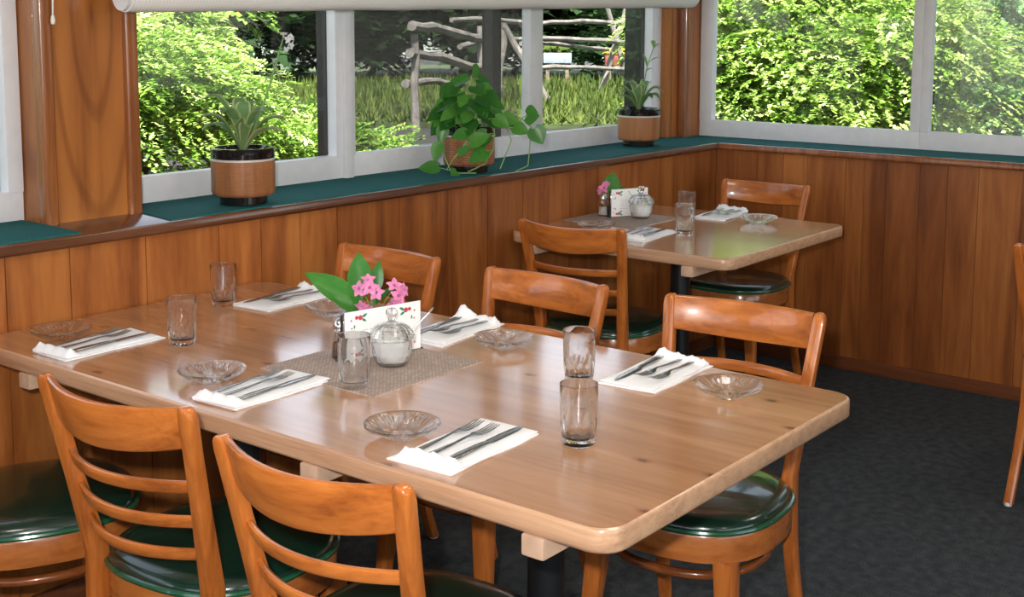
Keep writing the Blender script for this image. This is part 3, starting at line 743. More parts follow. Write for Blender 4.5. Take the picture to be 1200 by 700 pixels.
# printed table cards
def card(cx,cy,ang,w,h,lab):
    r=empty('table_card',(cx,cy,Z2)); r.rotation_euler=(0,0,ang); tag(r,lab,'card','printed table cards')
    b=MB(); b.loft([[(u,-.004-.055*z/h*.0+v,z) for u,v in ((-w/2,0),(w/2,0),(w/2,.0012),(-w/2,.0012))] for z in (.004,h)]); b.build('sheet',M['cardwhite'],r,smooth=False)
    # wire stand behind it
    b=MB(); b.tube([(-w/2-.003,-.006,.004),(-w/2-.003,.004,.0035),(-w/2-.003,.03,.003),(0,.045,.003),(w/2+.003,.03,.003),(w/2+.003,.004,.0035),(w/2+.003,-.006,.004)],.0022,8)
    b.tube([(-w/2-.003,.005,.003),(-w/2-.003,.004,h*.75),(-w/2-.003,.004,h*.95)],.0026,8); b.tube([(w/2-.01,.005,.003),(w/2-.01,.004,h*.8)],.0022,8)
    b.build('stand',M['black'],r)
    yf=-.0046
    def disc(b,x,z,q,n=10):
        b.add([(x+q*math.cos(2*PI*j/n),yf,z+q*math.sin(2*PI*j/n)) for j in range(n)]+[(x+q*math.cos(2*PI*j/n),yf+.0004,z+q*math.sin(2*PI*j/n)) for j in range(n)],[tuple(range(n)),tuple(range(2*n-1,n-1,-1))]+[(j,(j+1)%n,n+(j+1)%n,n+j) for j in range(n)],0)
    def leafp(b,x,z,a,l):
        pts=[(0,0),(.35*l,.22*l),(.7*l,.16*l),(l,0),(.7*l,-.18*l),(.35*l,-.2*l)]
        q=[(x+u*math.cos(a)-v*math.sin(a),z+u*math.sin(a)+v*math.cos(a)) for u,v in pts]
        b.add([(u,yf,v) for u,v in q]+[(u,yf+.0004,v) for u,v in q],[(0,1,2,3,4,5),(11,10,9,8,7,6)]+[(j,(j+1)%6,6+(j+1)%6,6+j) for j in range(6)],1)
    gy=MB()
    for sx,sz in ((-1,1),(1,1),(-1,-1),(1,-1)):
        rd=gr=MB(); ox,oz=sx*w*.30,h/2+sz*h*.36
        disc(rd,ox,oz,.0058); disc(rd,ox+sx*.010,oz+sz*.001,.0045); disc(rd,ox+sx*.024,oz-sz*.004,.0022); disc(rd,ox-sx*.012+sx*.035,oz-sz*.022,.002)
        leafp(gr,ox-sx*.004,oz,PI-.5*sz if sx>0 else .5*sz,.016); leafp(gr,ox-sx*.003,oz-.003*sz,PI+.5*sz if sx>0 else -.5*sz,.015); leafp(gr,ox+sx*.016,oz-sz*.014,-PI/2*sz,.010)
        rd.build('printed_sprig',[M['red'],M['printgreen']],r,smooth=False)
    for k in range(5):
        zz=h*.60-k*h*.075; half=w*(.22 if k%2 else .27)
        xs=-half
        while xs<half:
            ln=random.uniform(.006,.016); gy.box(xs,min(half,xs+ln),yf,yf+.0004,zz,zz+.0012); xs+=ln+.004
    gy.build('printed_lines',M['printgrey'],r,smooth=False)
card(-3.115,-.865,math.radians(-12),.205,.116,'white table card with printed red berries behind the sugar bowl on the big table')
card(-.985,-.150,math.radians(-24),.170,.112,'white table card with printed red berries on the small table')

# shakers
def shaker(name,x,y,fill,lab,cat):
    r=empty(name,(x,y,Z2)); tag(r,lab,cat,'glass shakers')
    b=MB(); n=8
    rings=[[(q*math.cos(2*PI*j/n),q*math.sin(2*PI*j/n),z) for j in range(n)] for q,z in ((.019,0),(.020,.003),(.0165,.04),(.0135,.066))]
    rings+=[[(q*math.cos(2*PI*j/n),q*math.sin(2*PI*j/n),z) for j in range(n)] for q,z in ((.0115,.066),(.0145,.04),(.017,.006),(.001,.005))]
    b.loft(rings); b.build('body',M['glass'],r,angle=20)
    b=MB(); b.lathe([(.001,.0055),(.0162,.0062),(.0142,.036),(.001,.038)],16); b.build('filling',fill,r)
    b=MB(); b.lathe([(.015,.062),(.0155,.066),(.0155,.076),(.012,.086),(.006,.091),(.001,.092)],24); b.build('cap',M['chrome'],r)
shaker('pepper_shaker',-3.185,-.800,M['pepper'],'glass pepper shaker beside the card on the big table','shaker')
shaker('salt_shaker',-1.040,-.064,M['salt'],'glass salt shaker with chrome cap on the small table','shaker')
shaker('pepper_shaker',-1.005,-.078,M['pepper'],'glass pepper shaker between salt shaker and card on the small table','shaker')

# bud vases and flower sprigs
def vase(x,y,lab):
    b=MB(); n=32; o_=((.026,0),(.030,.003),(.033,.02),(.031,.04),(.024,.058),(.022,.068),(.025,.075))
    i_=((.0235,.075),(.0205,.068),(.0220,.058),(.029,.04),(.031,.02),(.026,.006),(.001,.005))
    b.loft([[(q*math.cos(2*PI*j/n),q*math.sin(2*PI*j/n),z) for j in range(n)] for q,z in o_+i_])
    o=b.build('bud_vase',M['glass'],None,loc=(x,y,Z2)); tag(o,lab,'vase','glass bud vases')
def leafmesh(b,base,tip,width,normal,mi=0,tone=.5,fold=.25,n=10,droop=0.0,var=.0,edge=None,shape='lance'):
    base,tip=Vector(base),Vector(tip); d=tip-base; ln=d.length; t=d.normalized(); sd=t.cross(Vector(normal)).normalized(); up=sd.cross(t)
    cols=5; vs=[]
    for i in range(n+1):
        u=i/n
        if shape=='heart': w=width*.5*(math.sin(PI*min(1,u*.97+.03)**.62))**.8*(1-.15*u)
        else: w=width*.5*math.sin(PI*(u**.8))**.85*(1 if u<.98 else .3)
        if i==0: w=max(w,.0015)
        if i==n: w=.0006
        for j in range(cols):
            v=-1+2*j/(cols-1)
            sh=0
            if shape=='heart' and u<.3: sh=-abs(v)*.16*ln*(1-u/.3)
            p=base+t*(ln*u+sh)+sd*(w*v)+up*(abs(v)*w*fold - droop*ln*u*u + .02*ln*math.sin(u*9+v*2)*var)
            vs.append(tuple(p))
    for i in range(n):
        for j in range(cols-1):
            tn=tone
            if edge is not None and j in (0,cols-2): tn=edge
            tn=min(1,max(0,tn+random.uniform(-.06,.06)))
            b.add([vs[i*cols+j],vs[i*cols+j+1],vs[(i+1)*cols+j+1],vs[(i+1)*cols+j]],[(0,1,2,3)],mi,tn)
def weld(o,dist=1e-5):
    bm=bmesh.new(); bm.from_mesh(o.data); bmesh.ops.remove_doubles(bm,verts=bm.verts[:],dist=dist); bm.to_mesh(o.data); bm.free(); o.data.shade_smooth(); return o
def blossom(b,c,axis,size):
    axis=Vector(axis).normalized(); a=axis.orthogonal().normalized(); bb=axis.cross(a)
    c=Vector(c)
    # funnel
    rings=[]
    for s_,q in ((-1.3,.10),(-.5,.16),(0,.34)):
        rings.append([tuple(c+axis*size*s_*.6+(a*math.cos(2*PI*j/10)+bb*math.sin(2*PI*j/10))*size*q) for j in range(10)])
    b.loft(rings,False)
    for k in range(5):
        an=2*PI*k/5+random.uniform(-.15,.15); d=a*math.cos(an)+bb*math.sin(an)
        base=c+d*size*.25; tip=c+d*size*1.02+axis*size*random.uniform(-.05,.25)
        leafmesh(b,base,tip,size*.72,axis,n=5,fold=.15,droop=.1,shape='heart')
vase(-3.030,-.738,'small clear glass bud vase behind the printed card on the big table')
# view-plane helpers are not used: everything is laid out in metres around the vase
def sprig(origin,leaves,flowers,lab):
    r=empty('flower_sprig',origin); tag(r,lab,'flowers','pink flower sprigs')
    for base,tip,w,nrm in leaves:
        b=MB(); leafmesh(b,base,tip,w,nrm,tone=random.uniform(.3,.55),fold=.22,n=14,droop=.06,var=.3); weld(b.build('leaf',M['sprigleaf'],r,recalc=False))
        b=MB(); b.tube([(0,0,.012),tuple(Vector(base)*.6+Vector((0,0,.02))),base],.0016,6); b.build('leaf_stalk',M['stem'],r)
    b=MB(); cen=sum((Vector(f[0]) for f in flowers),Vector())/len(flowers)
    for f in flowers: b.tube([(0,0,.012),tuple(cen*.55+Vector((0,0,-.005))),tuple(Vector(f[0])-Vector(f[1]).normalized()*f[2]*.7)],[.0018,.0014,.001],6)
    b.build('stems',M['stem'],r)
    for c_,ax,s_ in flowers:
        b=MB(); blossom(b,c_,ax,s_); weld(b.build('blossom',M['pink'],r,recalc=False))
R_=Vector((.619,-.785,0)); F_=Vector((.78,.614,0)).normalized(); U_=Vector((0,0,1))
def q(a,bq,c_): return tuple(R_*a+U_*bq+F_*c_)      # metres sideways, up, away, as seen by a guest at this corner
lv=[(q(-.015,.080,0),q(-.150,.168,.00),.066,q(.3,.7,-.8)),(q(-.02,.095,.02),q(-.030,.205,.05),.062,q(.1,.2,-1)),(q(.005,.10,.03),q(.022,.185,.05),.036,q(.3,.1,-1)),(q(-.02,.075,-.02),q(-.085,.115,-.03),.05,q(.2,.8,-.5)),(q(.0,.08,.0),q(.03,.105,-.03),.03,q(.1,.9,-.5)),(q(.01,.085,.0),q(.055,.13,.02),.03,q(-.3,.9,-.4))]
fl=[(q(-.022,.128,-.015),q(-.5,.2,-1),.021),(q(.004,.132,-.02),q(-.1,.5,-1),.022),(q(.000,.148,-.005),q(.2,.9,-.6),.019),(q(.020,.120,-.02),q(.4,0,-1),.020),(q(-.012,.088,-.03),q(-.3,-.5,-1),.021),(q(.001,.078,-.03),q(.3,-.6,-1),.019),
    (q(.062,.136,-.01),q(.3,.8,-.8),.020),(q(.072,.112,-.015),q(.6,.1,-1),.022),(q(.064,.094,-.02),q(.1,-.6,-1),.020),(q(.084,.124,-.005),q(.9,.3,-.5),.018)]
sprig((-3.030,-.738,Z2),lv,fl,'pink blossoms and broad green leaves standing behind the card on the big table')
vase(-.972,-.045,'small clear glass bud vase behind the card on the small table')
lv=[(q(.0,.078,0),q(.022,.165,.02),.07,q(.1,.3,-1)),(q(.01,.075,.0),q(.075,.100,.01),.05,q(.2,.8,-.6)),(q(.01,.075,.0),q(.05,.120,.02),.04,q(.2,.6,-.7))]
fl=[(q(-.022,.105,-.01),q(-.3,.3,-1),.024),(q(-.010,.122,-.005),q(.1,.9,-.5),.018),(q(-.036,.092,-.01),q(-.8,-.1,-.7),.018)]
sprig((-.972,-.045,Z2),lv,fl,'single pink blossom with green leaves standing behind the card on the small table')

# ------------------------------------------------------------------ potted plants on the sill
def pot(x,y,name,bodymat,lab):
    r=empty(name,(x,y,ZS+.004)); tag(r,lab,'potted plant','potted plants on the window sill')
    b=MB(); b.lathe([(.066,0),(.070,.002),(.070,.026),(.066,.028)],48); b.build('base',M['blackplastic'],r)
    b=MB(); b.lathe([(.070,.026),(.085,.027),(.091,.031),(.094,.040),(.0945,.132),(.092,.134),(.05,.134)],64); b.build('pot',bodymat,r)
    b=MB(); b.lathe([(.0952,.1315),(.0962,.133),(.0962,.137),(.094,.1385),(.08,.1385),(.08,.132)],64,closed=True); b.build('silver_band',M['silver'],r)
    b=MB(); b.lathe([(.0935,.136),(.0945,.139),(.0948,.166),(.0925,.169),(.082,.169),(.080,.164),(.080,.137)],64,closed=True); b.build('rim',M['blackplastic'],r)
    b=MB(); b.lathe([(.0805,.139),(.079,.152),(.04,.156),(.001,.157)],40); b.build('soil',M['soil'],r)
    return r
def curvy(b,base,tip,width,lift,tone,edge,n=12,nrm_up=True):
    """arching strap leaf: rises from base then bends over to the tip"""
    base,tip=Vector(base),Vector(tip); mid=(base+tip)/2+Vector((0,0,lift))
    pts=[]
    for i in range(n+1):
        t=i/n; pts.append(base*(1-t)**2+mid*2*t*(1-t)+tip*t*t)
    prev=None
    for i,p in enumerate(pts):
        t=i/n; d=(pts[min(i+1,n)]-pts[max(i-1,0)]).normalized(); h=Vector((d.x,d.y,0))
        if h.length<.05: h=Vector((tip.x-base.x,tip.y-base.y,0))
        sd=h.cross(Vector((0,0,1))).normalized(); up=sd.cross(d)
        w=width*.5*(.22*(1-t)+math.sin(PI*t**1.25)**.9) if i<n else .0006
        row=[p+sd*w*v+up*abs(v)*w*.35 for v in (-1,-.72,0,.72,1)]
        if prev:
            for j in range(4):
                tn=edge if j in (0,3) else tone
                b.add([prev[j],prev[j+1],row[j+1],row[j]],[(0,1,2,3)],0,min(1,max(0,tn+random.uniform(-.05,.05))))
        prev=row
def vq(a,u,c_): return (R_.x*a+F_.x*c_,R_.y*a+F_.y*c_,u)
# hosta nearest the camera
p1=pot(-2.703,.108,'potted_hosta',M['basket'],'potted hosta with variegated leaves and tall white flower stalk, beside the wooden post')
b=MB(); Zb=.156
for a,u,c_,w,lift,tn,ed in ((-.105,.315,.00,.055,.115,.3,.75),(-.115,.255,-.03,.05,.09,.35,.8),(-.125,.215,.02,.05,.085,.45,.9),(-.045,.27,-.07,.055,.11,.3,.7),(.03,.295,.04,.05,.10,.3,.75),(.075,.265,-.03,.045,.10,.35,.8),(.135,.245,.0,.048,.09,.35,.8),(.125,.215,-.05,.05,.065,.7,1.0),(.015,.30,-.03,.045,.09,.4,.8),(-.05,.25,.09,.05,.1,.3,.7),(.07,.27,.09,.05,.1,.3,.7),(.0,.24,-.10,.04,.1,.4,.8),(-.02,.31,.05,.045,.09,.3,.7),(.04,.23,-.08,.04,.08,.5,.9)):
    curvy(b,vq(a*.06,Zb,c_*.06),vq(a,u,c_),w,lift,tn,ed)
weld(b.build('foliage',M['hosta'],p1,recalc=False))
b=MB(); st=[vq(.005,Zb,0),vq(.05,.26,.01),(vq(.085,.36,.01)),vq(.115,.46,.01),vq(.128,.50,.01)]
b.tube(st,[.0042,.0036,.003,.0025,.0018],8); b.build('flower_stalk',M['stem'],p1)
b=MB(); curvy(b,vq(.108,.43,.01),vq(.066,.452,.0),.011,.03,.5,.8); curvy(b,vq(.10,.41,.01),vq(.110,.378,.0),.008,.0,.7,.9); weld(b.build('bract',M['hosta'],p1,recalc=False))
b=MB()
for a,u,c_,ax in ((.140,.488,0,(.8,.0,-.5)),(.150,.470,.0,(1,-.2,-.3)),(.138,.46,-.01,(.7,-.6,-.4)),(.150,.495,.01,(.8,.4,-.3)),(.128,.505,0,(.2,1,-.3))): blossom(b,vq(a,u,c_),R_*ax[0]+U_*ax[1]+F_*ax[2],.0145)
weld(b.build('blossom',M['whitepetal'],p1,recalc=False))
# trailing pothos in the middle
p2=pot(-1.647,.120,'potted_pothos',M['basket_coarse'],'trailing pothos with glossy heart-shaped leaves spilling over its woven pot mid-sill')
b=MB(); vs=MB()
lf=[(-.07,.30,-.02),(-.085,.26,.02),(-.115,.235,0),(-.135,.205,.0),(-.03,.24,-.10),(.03,.255,-.08),(-.07,.27,-.06),(.06,.235,-.1),(-.01,.33,.0),(.045,.325,.04),(-.05,.20,-.10),(.015,.18,-.11),(-.085,.19,-.085),(.09,.255,.0),(-.03,.315,.02),(.02,.36,.03),(-.01,.27,-.06),(.055,.29,.0),(.085,.275,-.05),(.04,.225,-.08),(-.06,.225,-.08),(-.11,.20,-.05),(-.125,.17,-.03),(.0,.215,-.10),(.07,.20,-.07),(.02,.25,.08),(-.05,.26,.09),(.10,.23,.06),(-.105,.285,.06),(-.13,.185,.05),(.03,.30,-.03),(-.09,.24,-.06),(-.02,.19,-.11),(.05,.255,-.09),(-.11,.215,-.06),(-.045,.285,-.05)]
for a,u,c_ in lf:
    tip=Vector(vq(a*1.0,u,c_)); root=Vector(vq(a*.15,Zb,c_*.2)); pk=Vector(vq(a*.75,u+.012,c_*.75))
    vs.tube([tuple(root),tuple(root.lerp(pk,.5)+Vector((0,0,.02))),tuple(pk)],.0018,6)
    out=Vector(vq(a,0,c_)).normalized()
    end=pk+out*random.uniform(.045,.065)+Vector((0,0,-random.uniform(.01,.05)))-F_*.012+R_*random.uniform(-.02,.02)
    nn=(Vector((0,0,1))*.7-F_*random.uniform(.5,1.1)+R_*random.uniform(-.4,.4))
    leafmesh(b,pk,end,random.uniform(.050,.068),nn,tone=random.uniform(.1,.9),fold=.18,n=10,droop=.1,shape='heart')
# hanging vines
def vine(pts,leaves):
    P_=[Vector(vq(*p)) for p in pts]; vs.tube([tuple(p) for p in P_],.0022,6)
    for k,da,du,w in leaves:
        s0=P_[k]; pt=s0+R_*da*.45+Vector((0,0,du*.3+.01))-F_*.01
        vs.tube([tuple(s0),tuple(pt)],.0014,6)
        leafmesh(b,pt,pt+R_*da+Vector((0,0,du))-F_*.008,w,-F_+Vector((0,0,.55))+R_*random.uniform(-.3,.3),tone=random.uniform(.25,.8),fold=.15,n=10,droop=.05,shape='heart')
vine([(.03,Zb+.01,-.05),(.045,.20,-.09),(.02,.15,-.112),(-.02,.10,-.118),(-.05,.06,-.115),(-.075,.02,-.112),(-.03,.008,-.115),(.03,.008,-.115)],[(2,-.055,-.02,.05),(3,.07,.03,.06),(5,-.07,-.002,.055),(6,-.02,-.015,.05),(4,.045,.03,.035)])
vine([(.04,Zb+.01,-.04),(.075,.20,-.07),(.095,.15,-.095),(.09,.09,-.105),(.06,.04,-.112),(.0,.012,-.115)],[(2,-.06,-.045,.07),(3,-.06,-.04,.07),(1,.05,-.03,.06)])
vine([(.05,Zb+.01,-.02),(.10,.20,-.04),(.14,.165,-.05),(.155,.12,-.06),(.135,.07,-.07),(.115,.02,-.08)],[(1,.06,-.02,.055),(2,.055,-.02,.06)])
vine([(.05,Zb+.01,.0),(.13,.19,-.03),(.19,.20,-.04),(.225,.17,-.05),(.222,.10,-.06),(.215,.03,-.07),(.17,.010,-.08)],[(2,.045,.0,.085),(3,.03,-.055,.075),(1,.04,-.02,.05)])
vine([(-.04,Zb+.01,-.04),(-.08,.18,-.08),(-.093,.12,-.10),(-.085,.07,-.105),(-.06,.012,-.11)],[(1,-.015,-.06,.05),(2,-.02,-.06,.05)])
weld(b.build('foliage',M['pothos'],p2,recalc=False)); vs.build('vines',M['stem'],p2)
# smaller hosta in the corner
p3=pot(-.395,.185,'potted_hosta',M['potwood'],'small potted hosta in a smooth wooden pot beside the corner post')
b=MB()
for a,u,c_,w,lift,tn,ed in ((-.10,.265,.0,.05,.07,.3,.8),(-.085,.235,-.05,.045,.08,.35,.85),(-.03,.25,-.07,.045,.1,.4,.8),(.02,.29,.0,.045,.09,.3,.8),(.055,.28,.04,.045,.09,.3,.8),(.105,.235,-.02,.055,.115,.25,.7),(.09,.20,-.05,.05,.10,.3,.6),(-.05,.28,.05,.045,.09,.3,.8),(.01,.27,-.04,.04,.08,.4,.8),(-.105,.215,-.02,.05,.06,.3,.7),(.05,.215,-.08,.045,.07,.35,.7)):
    curvy(b,vq(a*.06,Zb,c_*.06),vq(a,u,c_),w,lift,tn,ed)
weld(b.build('foliage',M['hosta'],p3,recalc=False))
b=MB(); b.tube([vq(.0,Zb,0),vq(.02,.27,.01),vq(.035,.36,.01),vq(.062,.44,.01),(vq(.07,.46,.01))],[.003,.0026,.0022,.0018,.0012],8); b.build('flower_stalk',M['stem'],p3)
b=MB()
for (a0,u0),(a1,u1) in (((.033,.35),(.012,.41)),((.04,.37),(.085,.395)),((.06,.43),(.088,.455)),((.06,.44),(.055,.47)),((.028,.33),(.06,.345))): curvy(b,vq(a0,u0,.01),vq(a1,u1,0),.022,.008,.4,.6)
weld(b.build('bract',M['hosta'],p3,recalc=False))

# ------------------------------------------------------------------ outdoors
GZ=.28
b=MB(); b.box(-14,30,.44,34,GZ-.2,GZ); b.box(.44,30,-12,.44,GZ-.2,GZ); structure(b.build('ground',M['asphalt'],smooth=False))
b=MB(); e0=Vector((3.2,11.1)); e1=Vector((9.6,2.2)); off=Vector((17,15.5))
b.add([(*e0,GZ+.004),(*e1,GZ+.004),(*(e1+off),GZ+.004),(*(e0+off),GZ+.004),(*e0,GZ+.06),(*e1,GZ+.06),(*(e1+off),GZ+.06),(*(e0+off),GZ+.06)],[(3,2,1,0),(4,5,6,7),(0,1,5,4),(1,2,6,5),(2,3,7,6),(3,0,4,7)])
lawn=structure(b.build('lawn_ground',M['lawn'],smooth=False))
def blades(name,n,h0,h1,lab):
    b=MB(); u=rng.random((n,2)); 
    for i in range(n):
        s_,t_=u[i]; p=e0.lerp(e1,s_)+off*(t_**1.6)*.52
        hh=random.uniform(h0,h1)*(.35+.65*min(1,t_*2.2)); w=.022; a=random.uniform(0,PI); dx,dy=math.cos(a)*w,math.sin(a)*w; lx,ly=random.uniform(-.10,.10),random.uniform(-.10,.10)
        b.add([(p.x-dx,p.y-dy,GZ+.05),(p.x+dx,p.y+dy,GZ+.05),(p.x+lx,p.y+ly,GZ+.05+hh)],[(0,1,2)],0,random.uniform(.1,1))
    o=b.build(name,M['grass'],None,smooth=False,recalc=False); tag(o,lab,'grass',None,'stuff'); return o
blades('meadow_grass',16000,.10,.27,'long sunlit grass growing below the split-rail fence')

def foliage_np(name,mat,parent,centers,radii,nspray,leaf,spray_len,seed,tip=.6,droop=.35,dens=64,shell=.78):
    """layered sprays of small leaves over blobs; one mesh"""
    g=np.random.default_rng(seed); V=[];Tn=[]
    centers=np.array(centers,float); radii=np.array(radii,float)
    wgt=np.prod(radii,axis=1)**(2/3); wgt/=wgt.sum()
    for s_ in range(nspray):
        ci=g.choice(len(centers),p=wgt); d=g.normal(size=3); d/=np.linalg.norm(d)
        if d[2]<-.35: d[2]*=-.5
        rad=shell+(1-shell)*g.random(); base=centers[ci]+radii[ci]*d*rad*(1-.12)
        out=d*np.array([1,1,.35])+g.normal(size=3)*.25; out/=np.linalg.norm(out)+1e-9
        side=np.cross(out,[0,0,1.0]); side/=np.linalg.norm(side)+1e-9; up=np.cross(side,out)
        side=side*math.cos(.3*g.normal())+up*math.sin(.3*g.normal())
        ln=spray_len*g.uniform(.6,1.25); tb=g.uniform(-.12,.22)
        k=np.arange(dens); t=(k//2+.5)/(dens/2); sg=np.where(k%2==0,1,-1)
        axis=base+np.outer(t*ln,out)-np.outer(droop*ln*t**2,[0,0,1])
        spread=(1-.75*t)*ln*.42*g.uniform(.45,1.0,dens)
        cen=axis+side*(sg*spread)[:,None]-np.outer(.25*spread,[0,0,1])
        ldir=side*sg[:,None]*.8+out*.75+g.normal(size=(dens,3))*.25; ldir/=np.linalg.norm(ldir,axis=1)[:,None]
        nrm=up*.8+np.array([0,0,.7])+g.normal(size=(dens,3))*.28; wd=np.cross(ldir,nrm); wd/=np.linalg.norm(wd,axis=1)[:,None]+1e-9
        L_=leaf*g.uniform(.7,1.3,dens)[:,None]; W_=L_*.30
        q4=np.stack([cen-ldir*L_*.5,cen+wd*W_,cen+ldir*L_*.55-np.array([0,0,.12])*L_,cen-wd*W_],1)
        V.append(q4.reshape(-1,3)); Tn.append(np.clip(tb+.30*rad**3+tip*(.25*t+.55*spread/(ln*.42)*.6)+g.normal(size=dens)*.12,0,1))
    V=np.concatenate(V); Tn=np.concatenate(Tn); nq=len(Tn)
    me=bpy.data.meshes.new(name); me.vertices.add(nq*4); me.vertices.foreach_set('co',V.ravel().astype(np.float32))
    me.loops.add(nq*4); me.loops.foreach_set('vertex_index',np.arange(nq*4,dtype=np.int32))
    me.polygons.add(nq); me.polygons.foreach_set('loop_start',np.arange(0,nq*4,4,dtype=np.int32))
    at=me.attributes.new('tone','FLOAT','FACE'); at.data.foreach_set('value',Tn.astype(np.float32))
    me.materials.append(mat); me.update(); me.validate()
    o=bpy.data.objects.new(name,me); C.objects.link(o); o.parent=parent; return o
def bush(name,loc,blobs,mat,nspray,leaf,sl,seed,lab,cat,group,branch=.03,**kw):
    r=empty(name,loc); tag(r,lab,cat,group)
    foliage_np('foliage',mat,r,[p[0] for p in blobs],[p[1] for p in blobs],nspray,leaf,sl,seed,**kw)
    b=MB(); rr_=random.Random(seed)
    for (c_,q_) in blobs:
        b.tube([(0,0,0),(c_[0]*.35+rr_.uniform(-.05,.05),c_[1]*.35,c_[2]*.45),tuple(c_)],[branch,branch*.7,branch*.3],7)
        for k in range(5):
            a=rr_.uniform(0,2*PI); b.tube([tuple(Vector(c_)*.75),tuple(Vector(c_)+Vector((math.cos(a)*q_[0]*.6,math.sin(a)*q_[1]*.6,rr_.uniform(-.1,.4)*q_[2])))],[branch*.35,branch*.12],5)
    b.build('branches',M['bark'],r); return r
G1='bright conifer bushes close to the windows'
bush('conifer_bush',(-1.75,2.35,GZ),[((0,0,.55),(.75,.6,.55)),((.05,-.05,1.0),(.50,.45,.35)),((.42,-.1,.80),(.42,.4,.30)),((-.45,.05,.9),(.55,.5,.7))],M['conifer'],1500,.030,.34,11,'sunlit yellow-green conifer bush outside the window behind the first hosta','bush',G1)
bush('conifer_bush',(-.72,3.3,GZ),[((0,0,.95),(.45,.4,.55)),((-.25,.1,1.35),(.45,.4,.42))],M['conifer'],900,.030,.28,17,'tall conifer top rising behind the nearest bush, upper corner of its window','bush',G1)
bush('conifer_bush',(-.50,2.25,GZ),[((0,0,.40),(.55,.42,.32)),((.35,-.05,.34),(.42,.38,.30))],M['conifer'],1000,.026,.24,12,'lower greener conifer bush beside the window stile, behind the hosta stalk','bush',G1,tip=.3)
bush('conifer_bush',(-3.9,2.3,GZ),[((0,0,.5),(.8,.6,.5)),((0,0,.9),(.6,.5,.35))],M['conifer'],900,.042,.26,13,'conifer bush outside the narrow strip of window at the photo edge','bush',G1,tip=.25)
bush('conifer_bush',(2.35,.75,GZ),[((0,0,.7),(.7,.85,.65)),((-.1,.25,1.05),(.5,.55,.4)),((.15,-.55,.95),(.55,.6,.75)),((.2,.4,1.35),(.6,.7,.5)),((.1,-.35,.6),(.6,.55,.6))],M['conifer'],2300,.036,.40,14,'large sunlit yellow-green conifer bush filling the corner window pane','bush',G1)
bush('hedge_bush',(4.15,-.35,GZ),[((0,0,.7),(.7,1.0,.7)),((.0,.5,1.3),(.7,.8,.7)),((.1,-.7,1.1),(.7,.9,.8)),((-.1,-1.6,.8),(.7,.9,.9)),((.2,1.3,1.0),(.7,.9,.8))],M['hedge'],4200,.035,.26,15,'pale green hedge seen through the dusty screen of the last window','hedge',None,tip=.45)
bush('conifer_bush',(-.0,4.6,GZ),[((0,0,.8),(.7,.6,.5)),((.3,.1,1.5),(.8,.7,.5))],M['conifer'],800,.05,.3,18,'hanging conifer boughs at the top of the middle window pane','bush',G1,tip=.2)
# dark trees behind everything
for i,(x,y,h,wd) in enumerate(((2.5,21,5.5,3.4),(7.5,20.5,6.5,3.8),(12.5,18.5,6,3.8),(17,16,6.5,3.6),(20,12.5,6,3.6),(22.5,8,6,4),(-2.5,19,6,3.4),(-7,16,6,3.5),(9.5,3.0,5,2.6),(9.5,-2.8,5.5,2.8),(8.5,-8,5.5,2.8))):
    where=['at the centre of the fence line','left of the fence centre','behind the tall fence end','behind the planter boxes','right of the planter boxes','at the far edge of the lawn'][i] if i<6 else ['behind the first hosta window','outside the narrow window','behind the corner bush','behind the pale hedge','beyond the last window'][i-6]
    bush('dark_tree',(x,y,GZ),[((0,0,1.2),(wd,wd*.8,1.6)),((0,0,h*.45),(wd*.85,wd*.7,h*.30)),((0,0,h*.75),(wd*.55,wd*.5,h*.28))],M['darktree'],1500,.30,1.1,40+i,'dark evergreen tree '+where,'tree','dark trees beyond the lawn',branch=.16,tip=.35,dens=22)
# split-rail fence
r=empty('split_rail_fence',(9.4,8.8,GZ)); tag(r,'weathered grey split-rail fence with crossed end posts across the lawn','fence')
O=Vector((9.4,8.8,GZ))
rails=[((5.65,7.15,1.49),(8.07,8.12,1.36),.060),((5.6,7.15,1.18),(8.04,8.09,.95),.062),((5.9,7.5,.80),(8.2,8.5,.72),.05),((8.0,8.6,1.57),(10.9,9.42,1.60),.04),((8.1,8.5,1.22),(10.9,9.35,1.36),.04),((10.5,9.30,1.52),(13.7,9.24,1.61),.042),((10.5,9.30,1.29),(13.7,9.22,1.25),.045),((10.5,9.32,1.24),(13.3,9.54,1.12),.036),((10.5,9.30,.83),(13.7,9.18,.77),.040)]
for p,qv,rad in rails:
    b=MB(); p,qv=Vector(p)-O,Vector(qv)-O; pts=[];rs=[]
    for i in range(9):
        t=i/8; pts.append(tuple(p.lerp(qv,t)+Vector((random.uniform(-.02,.02),random.uniform(-.02,.02),random.uniform(-.012,.012)+.05*math.sin(t*5)*.5)))); rs.append(rad*random.uniform(.8,1.12))
    b.tube(pts,rs,8); b.build('rail',M['rail'],r)
for p,qv,rad in (((9.47,8.81,1.55),(9.30,8.85,GZ),.055),((9.45,8.80,1.50),(9.95,8.30,GZ),.055),((13.61,9.33,1.95),(13.15,9.6,GZ),.05),((13.3,9.6,1.9),(13.6,9.2,GZ),.05),((8.05,8.1,1.5),(8.05,8.1,GZ),.05),((5.75,7.2,1.4),(5.75,7.2,GZ),.05)):
    b=MB(); p,qv=Vector(p)-O,Vector(qv)-O
    b.tube([tuple(p.lerp(qv,t)+Vector((random.uniform(-.015,.015),random.uniform(-.015,.015),0))) for t in (0,.25,.5,.75,1)],[rad*.85,rad,rad,rad*1.05,rad*1.1],8); b.build('post',M['rail'],r)
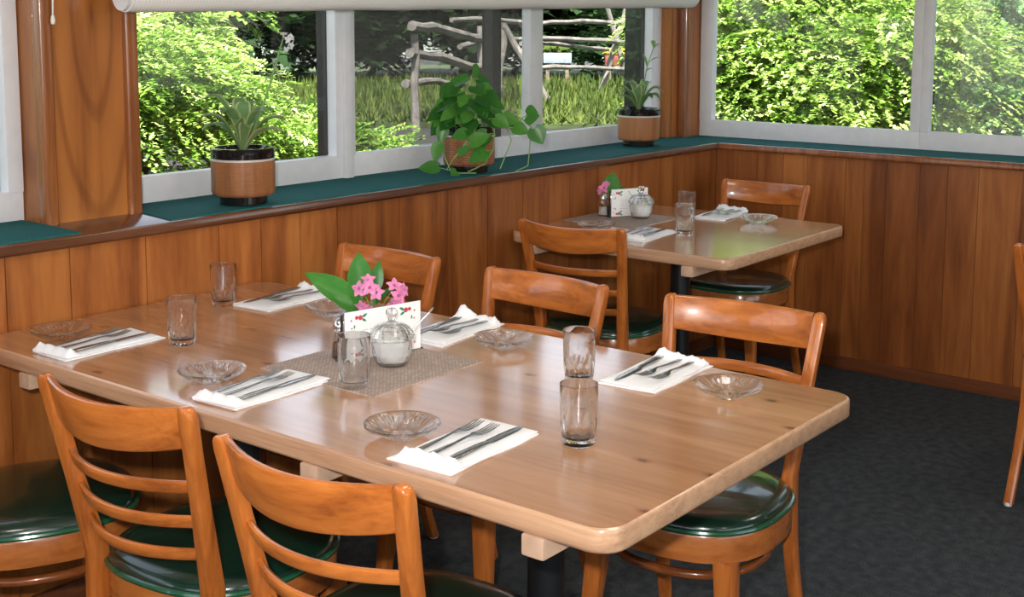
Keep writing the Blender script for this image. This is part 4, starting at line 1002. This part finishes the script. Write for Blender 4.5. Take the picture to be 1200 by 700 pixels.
# flower boxes on a stand by the trees
def flowerbox(x,y,z,w,mat_,fm,lab):
    r=empty('flower_box',(x,y,GZ)); r.rotation_euler=(0,0,-.9); tag(r,lab,'planter','flower boxes beyond the fence')
    b=MB(); b.bbox(-w/2,w/2,-.13,.13,z-GZ-.2,z-GZ,.01); b.build('box',mat_,r)
    b=MB(); b.bbox(-w/2+.05,-w/2+.12,-.1,.1,0,z-GZ-.2,.005); b.bbox(w/2-.12,w/2-.05,-.1,.1,0,z-GZ-.2,.005); b.build('legs',M['bark'],r)
    b=MB()
    for k in range(70):
        bx,by=random.uniform(-w/2,w/2),random.uniform(-.12,.12); blossom(b,(bx,by,z-GZ+random.uniform(.02,.14)),(random.uniform(-.4,.4),random.uniform(-1,0),.8),.05)
    b.build('blossoms',fm,r,recalc=False)
flowerbox(15.9,11.0,.93,.6,M['boxred'],M['yellow'],'red flower box with yellow blossoms beyond the fence')
flowerbox(14.6,11.6,.99,.55,M['boxwhite'],M['grass'],'pale flower box with green plants beyond the fence')
# dark posts outside the windows; the thick one imitates a pane reflection
def dark_post(x,y,w,lab):
    b=MB(); b.bbox(-w/2,w/2,-w/2,w/2,0,CZ-GZ-.001,.004); o=b.build('dark_post',M['porch'],None,loc=(x,y,GZ)); tag(o,lab,'post','porch posts outside')
dark_post(-.78,.72,.062,'dark porch post outside the middle pane, behind the pothos')
dark_post(.44,.72,.11,'thick dark post added for the reflection of the corner post, behind the small hosta')

# ------------------------------------------------------------------ light
w=bpy.data.worlds.new('World'); sc.world=w; w.use_nodes=True; nt=w.node_tree; nt.nodes.clear()
ow=nt.nodes.new('ShaderNodeOutputWorld'); bg=nt.nodes.new('ShaderNodeBackground'); sky=nt.nodes.new('ShaderNodeTexSky')
sky.sky_type='NISHITA'; sky.sun_disc=False; sky.sun_elevation=math.radians(58); sky.sun_rotation=math.radians(225)
bg.inputs[1].default_value=.60
hs=nt.nodes.new('ShaderNodeHueSaturation'); hs.inputs['Saturation'].default_value=.45; nt.links.new(sky.outputs[0],hs.inputs['Color']); nt.links.new(hs.outputs[0],bg.inputs[0]); nt.links.new(bg.outputs[0],ow.inputs[0])
def light(name,typ,loc,energy,col=(1,1,1),**kw):
    d=bpy.data.lights.new(name,typ); d.energy=energy; d.color=col
    for k,v in kw.items(): setattr(d,k,v)
    o=bpy.data.objects.new(name,d); C.objects.link(o); o.location=loc; return o
s=light('sun','SUN',(0,0,8),33.0,(1,.96,.88),angle=math.radians(.6)); s.rotation_euler=Vector((.42,.36,-1.0)).to_track_quat('-Z','Y').to_euler()
for k,(x,y) in enumerate(((-4.6,-1.2),(-2.6,-1.6),(-1.2,-2.6),(-4.2,-4.2))):
    l=light('ceiling_fill','AREA',(x,y,CZ-.03),9,(1,.90,.78),shape='DISK',size=.5)  # unseen fill lights added under the ceiling to brighten the room
f=light('camera_flash','AREA',(-5.16,-2.74,1.60),52,(1,.96,.92),shape='DISK',size=.05)
f.rotation_euler=Vector((.78,.614,-.16)).to_track_quat('-Z','Y').to_euler()

# ------------------------------------------------------------------ camera
cam=bpy.data.cameras.new('camera'); co=bpy.data.objects.new('camera',cam); C.objects.link(co); sc.camera=co
cam.sensor_fit='HORIZONTAL'; cam.sensor_width=36; cam.lens=1458.017/1200*36
cam.shift_x=0; cam.shift_y=-(350-207.0)/1200; cam.clip_start=.05; cam.clip_end=200
r_=Vector((.61904,-.78535,.00366)); u_=Vector((.09188,.07705,.99278)); f_=Vector((.77997,.61423,-.11985))
m=Matrix.Identity(4)
for i in range(3): m[i][0]=r_[i]; m[i][1]=u_[i]; m[i][2]=-f_[i]; m[i][3]=(-5.102,-2.8018,1.4983)[i]
co.matrix_world=m
vs_=sc.view_settings; vs_.view_transform='Standard'; vs_.look='None'; vs_.gamma=1; vs_.exposure=0.0; vs_.use_curve_mapping=False
sc.cycles.use_denoising=True; sc.cycles.sample_clamp_indirect=40; sc.cycles.blur_glossy=.1; sc.cycles.max_bounces=14; sc.cycles.transparent_max_bounces=24; sc.cycles.transmission_bounces=10
